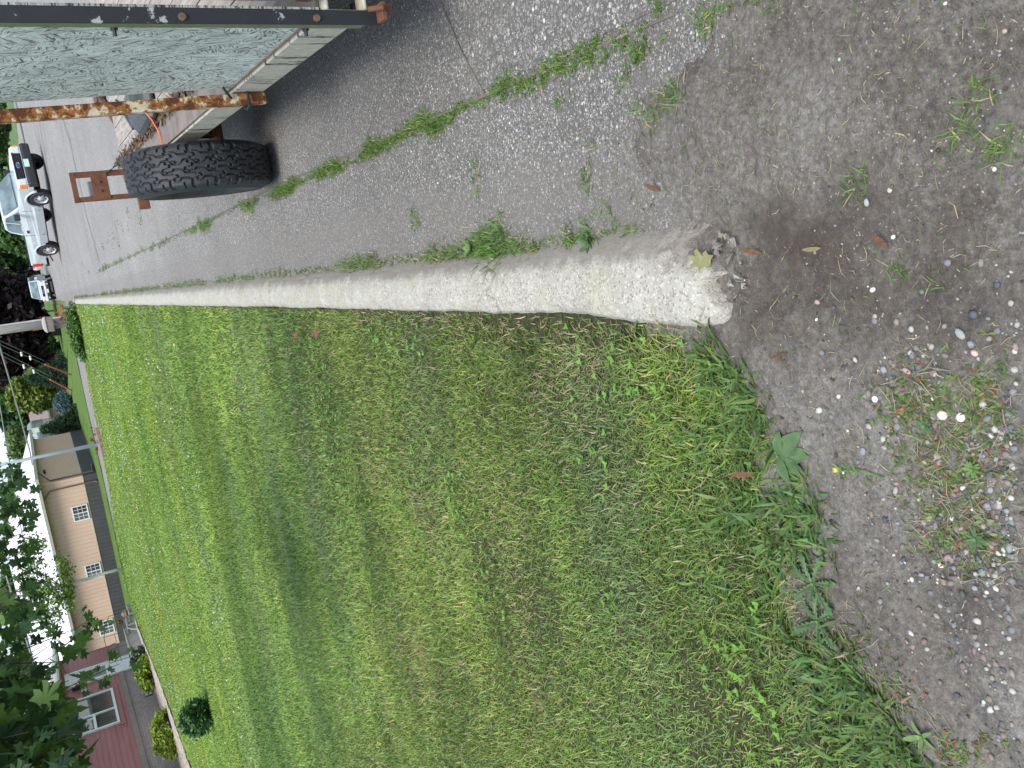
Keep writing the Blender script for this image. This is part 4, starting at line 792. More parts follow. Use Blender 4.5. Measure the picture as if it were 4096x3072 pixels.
PANE=glass('window_pane',(.03,.037,.04),.03); CURT=pm('curtain',(.6,.6,.58),(.7,.7,.68),8,.9)
HX=-16.5; Y0,Y1=20.,43.4
house=empty('red_house',(HX,31,0),'red sided house on a brown brick foundation, with a white framed picture window','house'); hl=(HX,31,0)
def hbuild(b,*a,**k): 
    o=b.build(*a,**k); o.location=(-hl[0],-hl[1],0) if o.parent else o.location; return o
b=MB(); b.bx(HX-8,HX-.025,Y0,Y1,.9,3.46); siding(b,Y0,Y1,1.20,3.46,HX-.02,.19); b.bx(HX-.03,HX+.005,Y1-.06,Y1+.03,1.2,3.46)
wall=hbuild(b,'wall',REDS,house)
b=MB(); b.bx(HX-8,HX-.01,Y0,Y1,-.2,1.0); hbuild(b,'foundation',BRK,house); b=MB(); b.bx(HX-8,HX+.045,Y0,Y1-.0,1.001,1.20); hbuild(b,'brick_band',BRKV,house)
b=MB(); b.add([(HX+.55,Y0-.3,3.60),(HX+.55,Y1+.4,3.60),(HX-3.9,Y1+.4,4.85),(HX-3.9,Y0-.3,4.85),(HX+.55,Y0-.3,3.50),(HX+.55,Y1+.4,3.50),(HX-3.9,Y1+.4,4.75),(HX-3.9,Y0-.3,4.75)],[(0,1,2,3),(7,6,5,4),(0,4,5,1),(1,5,6,2),(2,6,7,3),(3,7,4,0)])
b.add([(HX-3.9,Y0-.3,4.85),(HX-3.9,Y1+.4,4.85),(HX-8.3,Y1+.4,3.6),(HX-8.3,Y0-.3,3.6)],[(0,1,2,3)])
hbuild(b,'roof',SHING,house)
b=MB(); b.add([(HX-.02,Y1,3.44),(HX-8,Y1,3.44),(HX-3.9,Y1,4.72)],[(0,1,2)]); hbuild(b,'gable',REDS,house)
b=MB(); b.bx(HX+.50,HX+.62,Y0-.3,Y1+.45,3.49,3.62); b.bx(HX+.46,HX+.56,Y0-.3,Y1+.42,3.44,3.50); hbuild(b,'gutter',TRIMW,house,bevel=.015)
b=MB(); b.bx(HX-.02,HX+.50,Y0-.3,Y1+.38,3.425,3.44); hbuild(b,'soffit',SOFF,house)
def window(parent,y0,y1,z0,z1,x,fw,bars,off,name='window',mat=TRIMW,pm_=PANE):
    b=MB(); b.bx(x-.02,x+.07,y0,y0+fw,z0,z1); b.bx(x-.02,x+.07,y1-fw,y1,z0,z1); b.bx(x-.02,x+.068,y0+fw,y1-fw,z0,z0+fw); b.bx(x-.02,x+.068,y0+fw,y1-fw,z1-fw,z1)
    for q in bars: b.bx(*q)
    o=b.build(name,mat,parent,bevel=.008); o.location=off
    b=MB(); b.bx(x-.005,x+.012,y0+fw,y1-fw,z0+fw,z1-fw); g=b.build('pane',pm_,o); return o
off=(-hl[0],-hl[1],0)
wy0,wy1,wz0,wz1=35.05,38.4,1.55,3.2; ym=wy0+1.42; 
wn=window(house,wy0,wy1,wz0,wz1,HX+.0,.10,[(HX-.01,HX+.066,ym-.05,ym+.05,wz0+.1,wz1-.1),(HX-.01,HX+.06,wy0+.1,ym-.05,2.36,2.46)],off)
b=MB(); b.bx(HX-.04,HX+.0,wy0-.45,wy1+.25,1.34,1.54); b.bx(HX+.002,HX+.03,wy0-.25,wy1+.3,1.36,1.53); hbuild(b,'window_apron',REDS,house)
b=MB(); b.bx(HX+.013,HX+.016,wy0+1.12,wy0+1.24,2.45,2.80); 
b.tube([(HX+.016,wy0+.3,3.05),(HX+.016,wy0+.2,2.62),(HX+.016,wy0+.35,2.52)],.012,5)
o=hbuild(b,'curtain',CURT,house)
# door and sidelight
b=MB(); b.bx(HX,HX+.09,39.80,39.92,.62,3.30); b.bx(HX,HX+.09,41.28,41.40,.62,3.30); b.bx(HX,HX+.088,39.92,41.28,3.16,3.30); b.bx(HX,HX+.088,39.92,41.28,.62,.70)
d=hbuild(b,'door_frame',TRIMW,house,bevel=.01)
b=MB(); b.bx(HX+.01,HX+.05,39.92,41.28,.70,3.16); b.bx(HX+.05,HX+.062,39.98,40.05,.75,3.1); b.bx(HX+.05,HX+.062,41.15,41.22,.75,3.1); b.bx(HX+.05,HX+.062,40.05,41.15,1.5,1.6); o=hbuild(b,'door',TRIMW,house)
b=MB(); b.bx(HX+.052,HX+.056,40.10,41.10,1.65,3.05); b.build('door_glass',pm('door_reflection',(.05,.09,.09),(.22,.30,.31),5,.1,0,detail=3),o)
b=MB(); b.bx(HX+.02,HX+.16,39.48,39.60,2.90,3.06); b.prism([(HX+.04,2.62),(HX+.20,2.62),(HX+.22,2.88),(HX+.02,2.88)],39.45,39.63,'XZ') ; b.bx(HX+.02,HX+.22,39.42,39.66,2.88,2.91); hbuild(b,'wall_lamp',TRIM,house)
text_mesh('house_number','521',.30,TRIMW,house,(HX+.03-hl[0],39.20-hl[1],2.62),(math.pi/2,0,math.pi/2),.01)
b=MB(); vy=36.92; b.bx(HX-.008,HX+.03,vy-.38,vy+.38,.19,.47); o=hbuild(b,'vent',pm('vent_dark',(.07,.065,.06),(.14,.13,.12),8,.8),house)
b=MB(); b.bx(HX-.005,HX+.035,vy-.38,vy+.05,.19,.44); b.build('vent_cover',CONC,o)
# steps
st=empty('stone_steps',(-15.9,41,0),'grey stone steps leading up to the red house door','steps'); so=(15.9,-41,0)
for (a,c_,z1,x1) in ((38.3,41.9,.60,-15.3),(41.9,42.9,.40,-15.15),(42.9,44.1,.20,-15.0)):
    b=MB(); b.bx(HX+.05,x1-.06,a+.003,c_,-.1,z1-.06); o=b.build('riser',CONC,st); o.location=so
    b=MB(); b.bx(HX+.05,x1,a,c_-.003,z1-.058,z1); b.bx(x1-.058,x1-.004,c_-.9,c_-.01,z1-.20,z1-.06); o=b.build('tread',STEPS,st,bevel=.015); o.location=so
b=MB()
for yy in (38.5,40,41.7): b.tube([(-15.4,yy,.6),(-15.4,yy,1.45)],.012,5)
b.tube([(-15.4,38.4,1.45),(-15.4,41.7,1.45),(-15.15,43.6,1.05)],.014,6); b.tube([(-15.4,38.4,1.0),(-15.4,41.7,1.0)],.010,6); b.tube([(-15.15,43.6,1.05),(-15.15,43.6,.2)],.012,5); o=b.build('handrail',TRIM,st); o.location=so
b=MB(); b.tube([(-15.25,42.3,.42),(-15.1,41.2,.44),(-15.0,40.6,.3),(-14.95,40.2,.05),(-14.8,39.6,.02)],.02,6); tag(b.build('garden_hose',pm('hose',(.35,.38,.38),(.45,.5,.5),8,.5)),'pale garden hose draped down the stone steps','hose')
pot=empty('flower_pot',(-15.6,43.4,.2),'grey plant pot with dried reddish plant standing on the lowest stone step','pot')
b=MB(); b.lathe([(0,.10),(.02,.12),(.26,.17),(.28,.18),(.28,.15),(.24,.0001)],(0,0,0),'Z',20); b.build('bowl',pm('pot_glaze',(.22,.26,.28),(.3,.34,.36),5,.5),pot)
b=MB(); b.lathe([(.0,.13),(.10,.20),(.22,.17),(.30,.05),(.31,.0001)],(-.1,.5,-.0),'Z',14); o=b.build('boulder',pm('boulder',(.18,.13,.10),(.32,.24,.19),6,.9,.6,.02)); o.location=(-15.2,43.2,.2); tag(o,'rounded brown stone on the lowest stone step beside the plant pot','stone')
def bushfol(name,parent,c,rad,n,ls,cols,lean=None,shape='ell',mat=LEAF,seedo=0,up=.3,flat=1.0,clump=.12,shell=.55,aspect=.55):
    m_=max(8,int(n/28)); u=rng.normal(size=(m_,3)); u/=np.linalg.norm(u,axis=1)[:,None]; rr=(shell+(1-shell)*rng.random(m_)**.6)[:,None]
    if shape=='dome': u[:,2]=np.abs(u[:,2])
    if shape=='cone':
        t=rng.random(m_)**1.15; aa=rng.random(m_)*6.283; rad_=(1-t)*(.55+.45*rng.random(m_))*(1+.22*np.sin(t*46)); cc=np.stack([np.cos(aa)*rad_,np.sin(aa)*rad_,t*2-1],-1)*np.array(rad)+np.array(c)
    else: cc=u*rr*np.array(rad)*(.85+.3*rng.random((m_,1)))+np.array(c)
    idx=rng.integers(0,m_,n); p=cc[idx]+rng.normal(0,1,(n,3))*clump*np.array(rad).mean()*np.array([1,1,.7])
    nr=rng.normal(size=(n,3)); nr[:,2]=np.abs(nr[:,2])+up; nr/=np.linalg.norm(nr,axis=1)[:,None]
    a=np.cross(nr,rng.normal(size=(n,3))); a/=np.linalg.norm(a,axis=1)[:,None]; b_=np.cross(nr,a)
    s=(ls*(.6+.8*rng.random(n)))[:,None]; V=np.stack([p-a*s,p-b_*s*aspect+nr*s*.12,p+a*s,p+b_*s*aspect+nr*s*.12],1).reshape(-1,3)
    cols=np.array(cols); ct=rng.random(m_)[idx][:,None]; c_=cols[rng.integers(0,len(cols),n)]*(.7+.45*ct+.25*rng.random((n,1)))
    return npmesh(name,V,np.arange(4*n),np.full(n,4),mat,parent,np.repeat(c_,4,0))
bushfol('plant',pot,(0,0,.38),(.20,.20,.14),300,.04,[(.25,.08,.04),(.2,.1,.05),(.3,.32,.05)])
# bushes
def bush(name,label,p,rad,n,ls,cols,cat='bush',dome=True,**k):
    o=empty(name,(p[0],p[1],p[2]),label,cat); bushfol('foliage',o,(0,0,rad[2]*.15),rad,n,ls,cols,shape='dome' if dome else 'ell',**k)
    b=MB()
    for i in range(7):
        a=i*.9; b.tube([(0,0,-.02),(math.cos(a)*rad[0]*.35,math.sin(a)*rad[1]*.35,rad[2]*.5),(math.cos(a)*rad[0]*.7,math.sin(a)*rad[1]*.7,rad[2]*.8)],[.012,.009,.004],5)
    b.build('stems',pm('stem_green',(.06,.09,.03),(.1,.14,.05),20,.7),o); return o
bush('peony_bush','dark green leafy bush standing alone in the lawn',(-8.0,16.1,.27),(.31,.31,.30),4600,.045,[(.045,.12,.035),(.07,.17,.045),(.03,.09,.03),(.12,.22,.09)],up=.6,aspect=.4,dome=False)
bush('hosta_plant','bright yellow-green hosta by the gravel beneath the red house window',(-15.25,30.3,.02),(.75,.75,.60),2600,.10,[(.27,.36,.05),(.40,.48,.09),(.14,.22,.04)],up=.8,aspect=.35,shell=.8)
bush('hosta_plant','bright yellow-green hosta beside the house door steps',(-15.15,35.6,.02),(.68,.68,.52),2400,.10,[(.27,.36,.05),(.40,.48,.09),(.14,.22,.04)],up=.8,aspect=.35,shell=.8)
o=bush('rose_bush','dark leaved bush with a pink bloom between hosta and stone steps',(-15.1,37.2,.02),(.5,.45,.65),1500,.07,[(.05,.10,.06),(.12,.16,.12),(.04,.08,.04)])
bushfol('bloom',o,(.0,.15,.62),(.08,.08,.06),60,.045,[(.55,.03,.12)])
# gravel bed along the house
gx=[-13.7,-13.75,-14.1,-14.5,-14.6]; gy=[20,31.7,35,38.2,40.5]
GRV=None
m_,t,b_=newmat('pea_gravel'); v=pos(t,obj=False); vo=N(t,'ShaderNodeTexVoronoi'); vo.inputs['Scale'].default_value=16; t.links.new(v,vo.inputs['Vector']); sp=N(t,'ShaderNodeSeparateColor'); t.links.new(vo.outputs['Color'],sp.inputs[0]); t.links.new(ramp(t,sp.outputs[0],[(0,(.22,.17,.14)),(.5,(.42,.35,.29)),(1,(.68,.62,.55))]),b_.inputs['Base Color']); bump(t,b_,vo.outputs['Distance'],-.8,.03); GRV=m_
tag(grid('gravel_bed',np.arange(HX,-13.4,.1),np.arange(19,41,.1),lambda X,Y:.075+.02*fbm(X,Y,3,2),GRV,lambda X,Y:X<np.interp(Y,gy,gx)+.1*(fbm(X,Y,3,5)-.5)),kind='stuff')
# ---- tan building
GA=R(-7.0)
gar=empty('tan_building',(-9.45,50.1,0),'long tan metal building with charcoal lower walls and a white roof','building',rz=GA)
TAN=pm('tan_steel',(.56,.395,.305),(.61,.44,.345),1,.55,.05); CHAR=pm('charcoal_steel',(.050,.050,.054),(.07,.07,.074),1,.55,.05); WROOF=pm('white_metal_roof',(.78,.76,.78),(.86,.84,.86),1,.35,.02); EAVE=pm('eave_trim',(.28,.30,.26),(.36,.37,.33),3,.6)
def ribs(b,x0,x1,y,z0,z1,step,ax='X'):
    a=x0
    while a<x1:
        if ax=='X': b.bx(a,a+.035,y-.018,y+.001,z0,z1)
        else: b.bx(y-.001,y+.018,a,a+.035,z0,z1)
        a+=step
LB=22; DB=9.5; zb=.72; ze=2.80
b=MB(); b.bx(-LB,0,0,DB,zb,ze); ribs(b,-LB,0,0,zb,ze,.23); ribs(b,.1,DB,0,zb,ze,.23,'Y'); b.build('wall',TAN,gar)
b=MB(); b.bx(-LB,0.004,-.004,DB,-.9,zb-.001); ribs(b,-LB,0,-.004,-.2,zb-.001,.23); ribs(b,.1,DB,.004,-.9,zb-.001,.23,'Y'); b.build('lower_wall',CHAR,gar)
b=MB(); b.bx(-LB,.03,-.028,0,zb-.015,zb+.015); b.bx(0,.03,0,DB,zb-.015,zb+.015); b.build('belt_trim',EAVE,gar); b=MB(); b.bx(-.05,.03,-.03,.05,.74,ze-.01); b.build('corner_trim',TAN,gar)
ov=.45; rh=2.4
b=MB(); A=[(-LB-.4,-ov,ze+.08),(ov,-ov,ze+.08),(ov,DB+ov,ze+.08),(-LB-.4,DB+ov,ze+.08)]; Rg=[(-LB-.4,DB/2,ze+rh),(-DB/2+.6,DB/2,ze+rh)]
b.add(A+Rg,[(0,1,5,4),(1,2,5),(2,3,4,5)])
for k in np.arange(-LB-.3,ov,.23):
    x_t=min(k,-DB/2+.6); f=1 if k<-DB/2+.6 else (ov-k)/(ov+DB/2-.6); y1=-ov+(DB/2+ov)*f; z1=ze+.08+(rh-.08)*f
    b.add([(k,-ov,ze+.085),(k+.03,-ov,ze+.085),(k+.03,y1,z1+.005),(k,y1,z1+.005),(k+.015,-ov,ze+.11),(k+.015,y1,z1+.03)],[(0,4,5,3),(4,1,2,5)])
b.build('roof',WROOF,gar)
b=MB(); b.tube([(ov,-ov,ze+.10),(-DB/2+.6,DB/2,ze+rh+.02),(-LB-.4,DB/2,ze+rh+.02)],.05,6); b.build('ridge_cap',pm('ridge',(.55,.56,.60),(.6,.6,.65),2,.4),gar)
b=MB(); b.bx(-LB-.4,ov,-ov-.10,-ov,ze-.06,ze+.085); b.bx(ov,ov+.10,-ov-.1,DB+ov,ze-.06,ze+.085); b.build('gutter',EAVE,gar)
b=MB(); b.bx(-LB-.4,ov,-ov,0,ze-.02,ze-.005); b.bx(0,ov,0,DB+ov,ze-.02,ze-.005); b.build('soffit',pm('tan_soffit',(.30,.22,.17),(.34,.25,.19),2,.7),gar)
DWN=pm('brown_downspout',(.10,.065,.06),(.15,.10,.09),4,.5)
b=MB(); b.tube([(-.75,-ov-.02,ze-.03),(-.38,-.10,ze-.42),(-.38,-.08,.25),(-.38,-.30,.08)],.045,6); b.build('downspout',DWN,gar)
b=MB(); b.tube([(ov+.04,.9,ze-.03),(.08,.25,ze-.55),(.08,.25,.2),(.09,1.7,.12)],.045,6); b.build('downspout',DWN,gar)
b=MB(); b.bx(.02,.2,1.9,2.1,ze-.42,ze-.30); b.build('flood_light',TRIM,gar,bevel=.02)
for cxw in (-1.98,-5.45,-8.96):
    y=0; x0,x1=cxw-.44,cxw+.44; z0,z1=.80,1.58
    b=MB(); b.bx(x0,x0+.06,-.07,.02,z0,z1); b.bx(x1-.06,x1,-.07,.02,z0,z1); b.bx(x0+.06,x1-.06,-.068,.02,z0,z0+.06); b.bx(x0+.06,x1-.06,-.068,.02,z1-.06,z1); b.bx(cxw-.025,cxw+.025,-.06,.02,z0+.06,z1-.06)
    # sash halves side by side, left one glazed with insect screen
    o=b.build('window',TRIMW,gar,bevel=.006)
    b=MB(); 
    for q in ((x0+.06+cxw-.025)/2,(x1-.06+cxw+.025)/2): b.bx(q-.011,q+.011,-.045,-.03,z0+.06,z1-.06)
    for k in (1,2):
        zz=z0+.06+(z1-z0-.12)*k/3; b.bx(x0+.06,x1-.06,-.044,-.031,zz-.011,zz+.011)
    b.build('muntins',TRIMW,o)
    b=MB(); b.bx(x0+.06,cxw-.025,-.028,.0,z0+.06,z1-.06); b.build('pane',pm('insect_screen',(.09,.09,.095),(.12,.12,.12),20,.8),o)
    b=MB(); b.bx(cxw+.025,x1-.06,-.028,.0,z0+.06,z1-.06); b.build('pane',PANE,o)
# ---- brown house beyond, camper
BH=empty('brown_house',(-12,97,-.9),'low brick house with a dusty brown hip roof among the evergreens','house')
YH=95.
e0=aY(203,1560,YH); e1=aY(236,1780,YH); r0=aY(150,1640,YH+4); r1=aY(170,1735,YH+4)
ROOFB=pm('mauve_shingle',(.17,.12,.115),(.25,.19,.18),3,.9,.3,.02); BRK2=pm('tan_brick',(.28,.22,.18),(.40,.33,.27),3,.9,.3,.01)
ez=1.72; x0h,x1h=-19.0,-7.2
b=MB(); A=[(x0h-.5,YH-.6,ez),(x1h+.5,YH-.6,ez),(x1h+.5,YH+9,ez),(x0h-.5,YH+9,ez)]; Rg=[(x0h+4,YH+4.2,ez+1.75),(x1h-3.4,YH+4.2,ez+1.75)]; b.add(A+Rg,[(0,1,5,4),(1,2,5),(2,3,4,5),(3,0,4)]); b.bx(x0h-.5,x1h+.5,YH-.62,YH+9,ez-.14,ez-.002)
def rl(o,root): o.parent=root; o.location=-Vector(root.location); return o
rl(b.build('roof',ROOFB),BH); b=MB(); b.bx(x0h,x1h,YH,YH+8.4,-1,ez-.15); rl(b.build('wall',BRK2),BH)
for a_ in (x1h-2.0,x1h-5.2,x1h-8.4):
    b=MB(); b.bx(a_-1.0,a_+1.0,YH-.05,YH+.02,-.1,1.2); w_=rl(b.build('window',TRIMW),BH); b=MB(); b.bx(a_-.93,a_-.04,YH-.07,YH-.052,-.03,1.13); b.bx(a_+.04,a_+.93,YH-.07,YH-.052,-.03,1.13); g_=b.build('pane',PANE); g_.parent=w_
b=MB(); cpt=aY(175,1752,80); 
cm=empty('camper',(cpt.x,cpt.y,0),'white camper showing between the tan building and the brown house','camper')
b=MB(); b.prism([(-1.6,1.0),(1.3,1.0),(1.3,3.1),(1.0,3.45),(-1.2,3.45),(-1.6,2.9)],-2.5,2.5,'XZ'); b.build('body',PAINT,cm,bevel=.1,seg=3); b=MB(); b.bx(-1.0,.9,-2.54,-2.5,1.9,2.8); b.build('window',GLS,cm); b=MB(); b.lathe([(-1.2,.0001),(-1.2,.35),(1.2,.35),(1.2,.0001)],(0,-.3,-.3),'X',16); b.build('wheel',RUBBER,cm)
b=MB(); b.bx(-1.5,1.2,-2.4,2.4,-.3,1.02); b.build('skirt',CHAR,cm)
# ================================================================== street things
UP=pm('weathered_pole_wood',(.30,.275,.26),(.55,.53,.51),5,.95,.5,.01,stretch=(8,8,.35),detail=7)
up=empty('utility_pole',(-.86,37.4,0),'thick weathered grey utility pole behind the mailbox','pole')
b=MB(); b.tube([(0,0,-.1),(0,0,4),(0,0,9)],[.185,.18,.14],20); b.build('post',UP,up,smooth=True)
b=MB(); b.bx(.13,.19,-.13,-.04,0,7); b.build('conduit',pm('conduit',(.36,.35,.35),(.5,.49,.48),4,.7),up,bevel=.01); b=MB(); b.tube([(-.20,-.06,.7),(-.195,-.06,1.5)],.012,5); b.build('ground_wire_guard',pm('orange_guard',(.55,.10,.05),(.7,.16,.08),10,.6),up)
b=MB(); b.bx(-1.1,1.1,-.06,.06,8.3,8.42); b.build('crossarm',UP,up)
mb=empty('mailbox',(-1.02,36.35,.02),'taupe plastic mailbox on a post in front of the utility pole','mailbox')
TAU=pm('taupe_plastic',(.17,.14,.13),(.21,.18,.165),6,.6,.1); TAUL=pm('light_taupe_plastic',(.42,.41,.40),(.50,.49,.48),6,.6,.1)
b=MB(); b.bx(-.07,.07,-.07,.07,0,.78); b.bx(-.045,.045,-.078,-.07,.05,.72); b.bx(.10,.24,-.04,.04,.66,.72); b.build('post',TAU,mb,bevel=.012)
b=MB(); b.prism([(.10,.72),(.28,.74),(.10,.55)],-.03,.03,'XZ'); b.build('brace',TAU,mb)
pts=[(-.15+.0,.78),(-.15,1.0)]+[(.13+.28*math.cos(a)*1.0,1.0+.10*math.sin(a)) for a in np.linspace(math.pi,0,9)]+[(.41,.78)]
b=MB(); b.prism([(-.15,.76),(.41,.76),(.41,1.02),(-.15,1.02)],-.25,.25,'XZ'); b.build('box',TAU,mb,bevel=.02); b=MB(); b.prism([(-.18,1.0),(-.12,1.09),(.0,1.13),(.26,1.13),(.38,1.09),(.44,1.0)],-.28,.28,'XZ'); b.build('lid',TAUL,mb,bevel=.02); b=MB(); b.bx(.415,.43,-.1,-.06,.9,1.2); b.build('flag',REDL,mb)
# bed around mailbox
bp=G(335,1320)
sh=empty('flower_clump',(-1.25,33.4,.03),'low green flower clump at the foot of the mailbox','plants'); bushfol('foliage',sh,(0,0,.10),(.95,.75,.26),5200,.055,[(.07,.15,.03),(.13,.23,.05),(.05,.10,.03)],shape='dome',up=.7)
b=MB(); [b.tube([(a_,0,0),(a_*1.1,.1,.2)],.01,4) for a_ in (-.6,-.3,0,.3,.6)]; b.build('stems',WEEDG,sh)
fl=empty('red_flowers',(-.75,36.4,.03),'red and yellow flowers around the mailbox post','flowers')
bushfol('bloom',fl,(.15,-.3,.42),(.28,.25,.22),70,.045,[(.55,.03,.07),(.45,.02,.05)],clump=.25); bushfol('bloom',fl,(-.1,-.4,.18),(.22,.2,.12),40,.05,[(.8,.42,.02)]); bushfol('bloom',fl,(-.62,-.4,.22),(.12,.1,.12),26,.05,[(.8,.42,.02)]); bushfol('foliage',fl,(0,-.3,.2),(.4,.25,.25),300,.03,[(.15,.2,.09)])
# thin steel/white pole with planter stones
fp=empty('light_pole',(-6.25,39.5,0),'slim pale blue metal pole rising from the stone edged bed','pole')
b=MB(); b.tube([(0,0,0),(0,0,3.2),(0,0,7)],[.085,.065,.05],12); b.build('shaft',pm('pale_blue_paint',(.42,.50,.56),(.50,.58,.63),3,.4),fp,smooth=True); b=MB(); b.bx(-.14,.14,-.14,.14,0,.04); b.build('base_plate',ALLOY,fp)
for k,q in enumerate([(404,1728),(412,1752),(419,1780),(426,1806)]):
    p=G(*q); b=MB(); b.bx(-.15,.15,-.09,.09,0,.16); o=b.build('edging_block',pm('edging',(.17,.12,.09),(.30,.23,.18),10,.9,.5,.01),bevel=.03); o.location=(p.x,p.y,.03); o.scale=(1.3,1.5,1); o.rotation_euler=(0,0,.1+.2*k*.3); tag(o,['rightmost','second from right','second from left','leftmost'][k]+' brown edging block of the bed at the pale pole','block','brown edging blocks')
p=G(402,1760); o=empty('red_plants',(p.x,p.y+.1,.03),'small red stemmed plants around the pale metal pole base','plants'); bushfol('foliage',o,(0,0,.15),(.6,.3,.16),420,.045,[(.28,.05,.04),(.10,.18,.04),(.2,.1,.04)],aspect=.25)
# cables
CAB=pm('cable_sheath',(.16,.19,.15),(.22,.25,.20),4,.6); CABW=pm('bare_strand',(.22,.25,.24),(.30,.33,.32),4,.5)
def cable(name,pts,r_,label,mat=CAB):
    b=MB(); b.tube(pts,r_,6); tag(b.build(name,mat),label,'cable')
q=[aY(a_,b__,Y_) for a_,b__,Y_ in [(0,1390,44),(43,1535,46),(72,1636,48),(119,1803,52)]]; d_=q[0]-q[1]; cable('overhead_cable',[q[0]+d_*4+Vector((0,0,1.5)),q[0]+d_*1.0]+q+[Vector((-13,57,3.2))],.035,'grey-green overhead cable crossing the sky between pole and tan roof')
q=[aY(42,1872,40),aY(62,1990,42),aY(84,2112,44)]; cable('overhead_cable',[q[0]+(q[0]-q[1])*3,q[0],q[1],q[2],q[2]+(q[2]-q[1])*3],.022,'second overhead cable running above the tan building')
q=[aY(90,2510,44),aY(126,2624,43),aY(182,2815,41)]; cable('overhead_cable',[q[0]+(q[0]-q[1])*2,q[0],q[1],q[2],q[2]+(q[2]-q[1])*.2],.035,'pale cable coming down onto the red house roof',CABW)
for k,(g0,mid,top,lab) in enumerate([((273,1503),(180,1458),(0,1378),'guy wire with an orange guard anchored left of the dark evergreen'),((285,1566),(200,1518),(0,1418),'guy wire with an orange guard anchored beside the blue spruce')]):
    Yg=min(G(*g0).y,66); a_=aY(*g0,Yg); a_.z=float(H(a_.x,a_.y)); m2=aY(*mid,Yg-3); t2=aY(*top,Yg-8); e_=empty('guy_wire',tuple(a_),lab,'wire')
    b=MB(); 
    for dd in (0,.25): b.tube([m2+Vector((dd,0,0)),t2+Vector((dd,0,0)),t2+(t2-m2)*1.2],.012,5)
    rl(b.build('strand',CABW),e_); b=MB(); b.tube([a_,m2],.05,8); rl(b.build('guard',pm('orange_guard',(.55,.13,.07),(.7,.2,.1),10,.6)),e_)
    b=MB()
    for f in (.35,.55):
        c_=m2.lerp(t2,f); b.lathe([(-.15,.0001),(-.12,.06),(.12,.06),(.15,.0001)],c_,'X',8)
    rl(b.build('insulator',TRIMW),e_)
# little far things
p=G(205,1330); 
for q,lab in (((218,1338),'white bird-shaped lawn ornament, the right one of two left of the mailbox'),((225,1368),'white bird-shaped lawn ornament, the left one of two left of the mailbox')):
    p=G(*q); b=MB(); b.tube([(0,0,0),(0,0,.5)],.03,5); b.prism([(-.35,1.15),(-.1,.72),(0,.5),(.12,.70),(.42,.85),(.12,.95),(.02,1.3),(-.08,.95)],-.06,.06,'XZ'); o=b.build('lawn_ornament',TRIMW); o.location=p; tag(o,lab,'ornament','white lawn ornaments')
p=G(165,1070); b=MB(); b.lathe([(0,.25),(.5,.3),(.8,.22),(1.0,.0001)],(0,0,0),'Z',10); b.lathe([(1.0,.17),(1.15,.2),(1.3,.0001)],(0,0,0),'Z',8); o=b.build('garden_figure',pm('pink_white',(.6,.3,.28),(.65,.62,.68),4,.6)); o.location=p; tag(o,'pink and white garden figure on the far verge behind the pickup','figure')
p=G(162,1135); b=MB(); b.lathe([(0,.2),(.3,.28),(.7,.2),(.8,.3),(.85,.0001)],(0,0,0),'Z',10); o=b.build('garden_urn',TRIMW); o.location=p; tag(o,'white garden urn on the far verge above the van','urn')
p=G(168,1248); pr=aY(168,1248,60); b=MB(); b.tube([(0,0,0),(0,0,1.3)],.085,8); b.lathe([(1.3,.1),(1.36,.08),(1.38,.0001)],(0,0,0),'Z',8); o=b.build('bollard',pm('dark_post',(.05,.055,.06),(.08,.085,.09),6,.6)); p=G(216,1242); o.location=(p.x,p.y,p.z); o.scale=(1,1,1.0); tag(o,'dark grey post standing on the grass right of the utility pole','post')
pb=aY(190,1116,110); tp=aY(72,1127,110); b=MB(); b.tube([(pb.x,110,-.9),(pb.x,110,tp.z)],[.13,.10],8); o=b.build('street_pole',pm('grey_pole',(.3,.3,.29),(.42,.42,.41),3,.8)); tag(o,'slim grey street pole behind the white van against dark trees','pole')
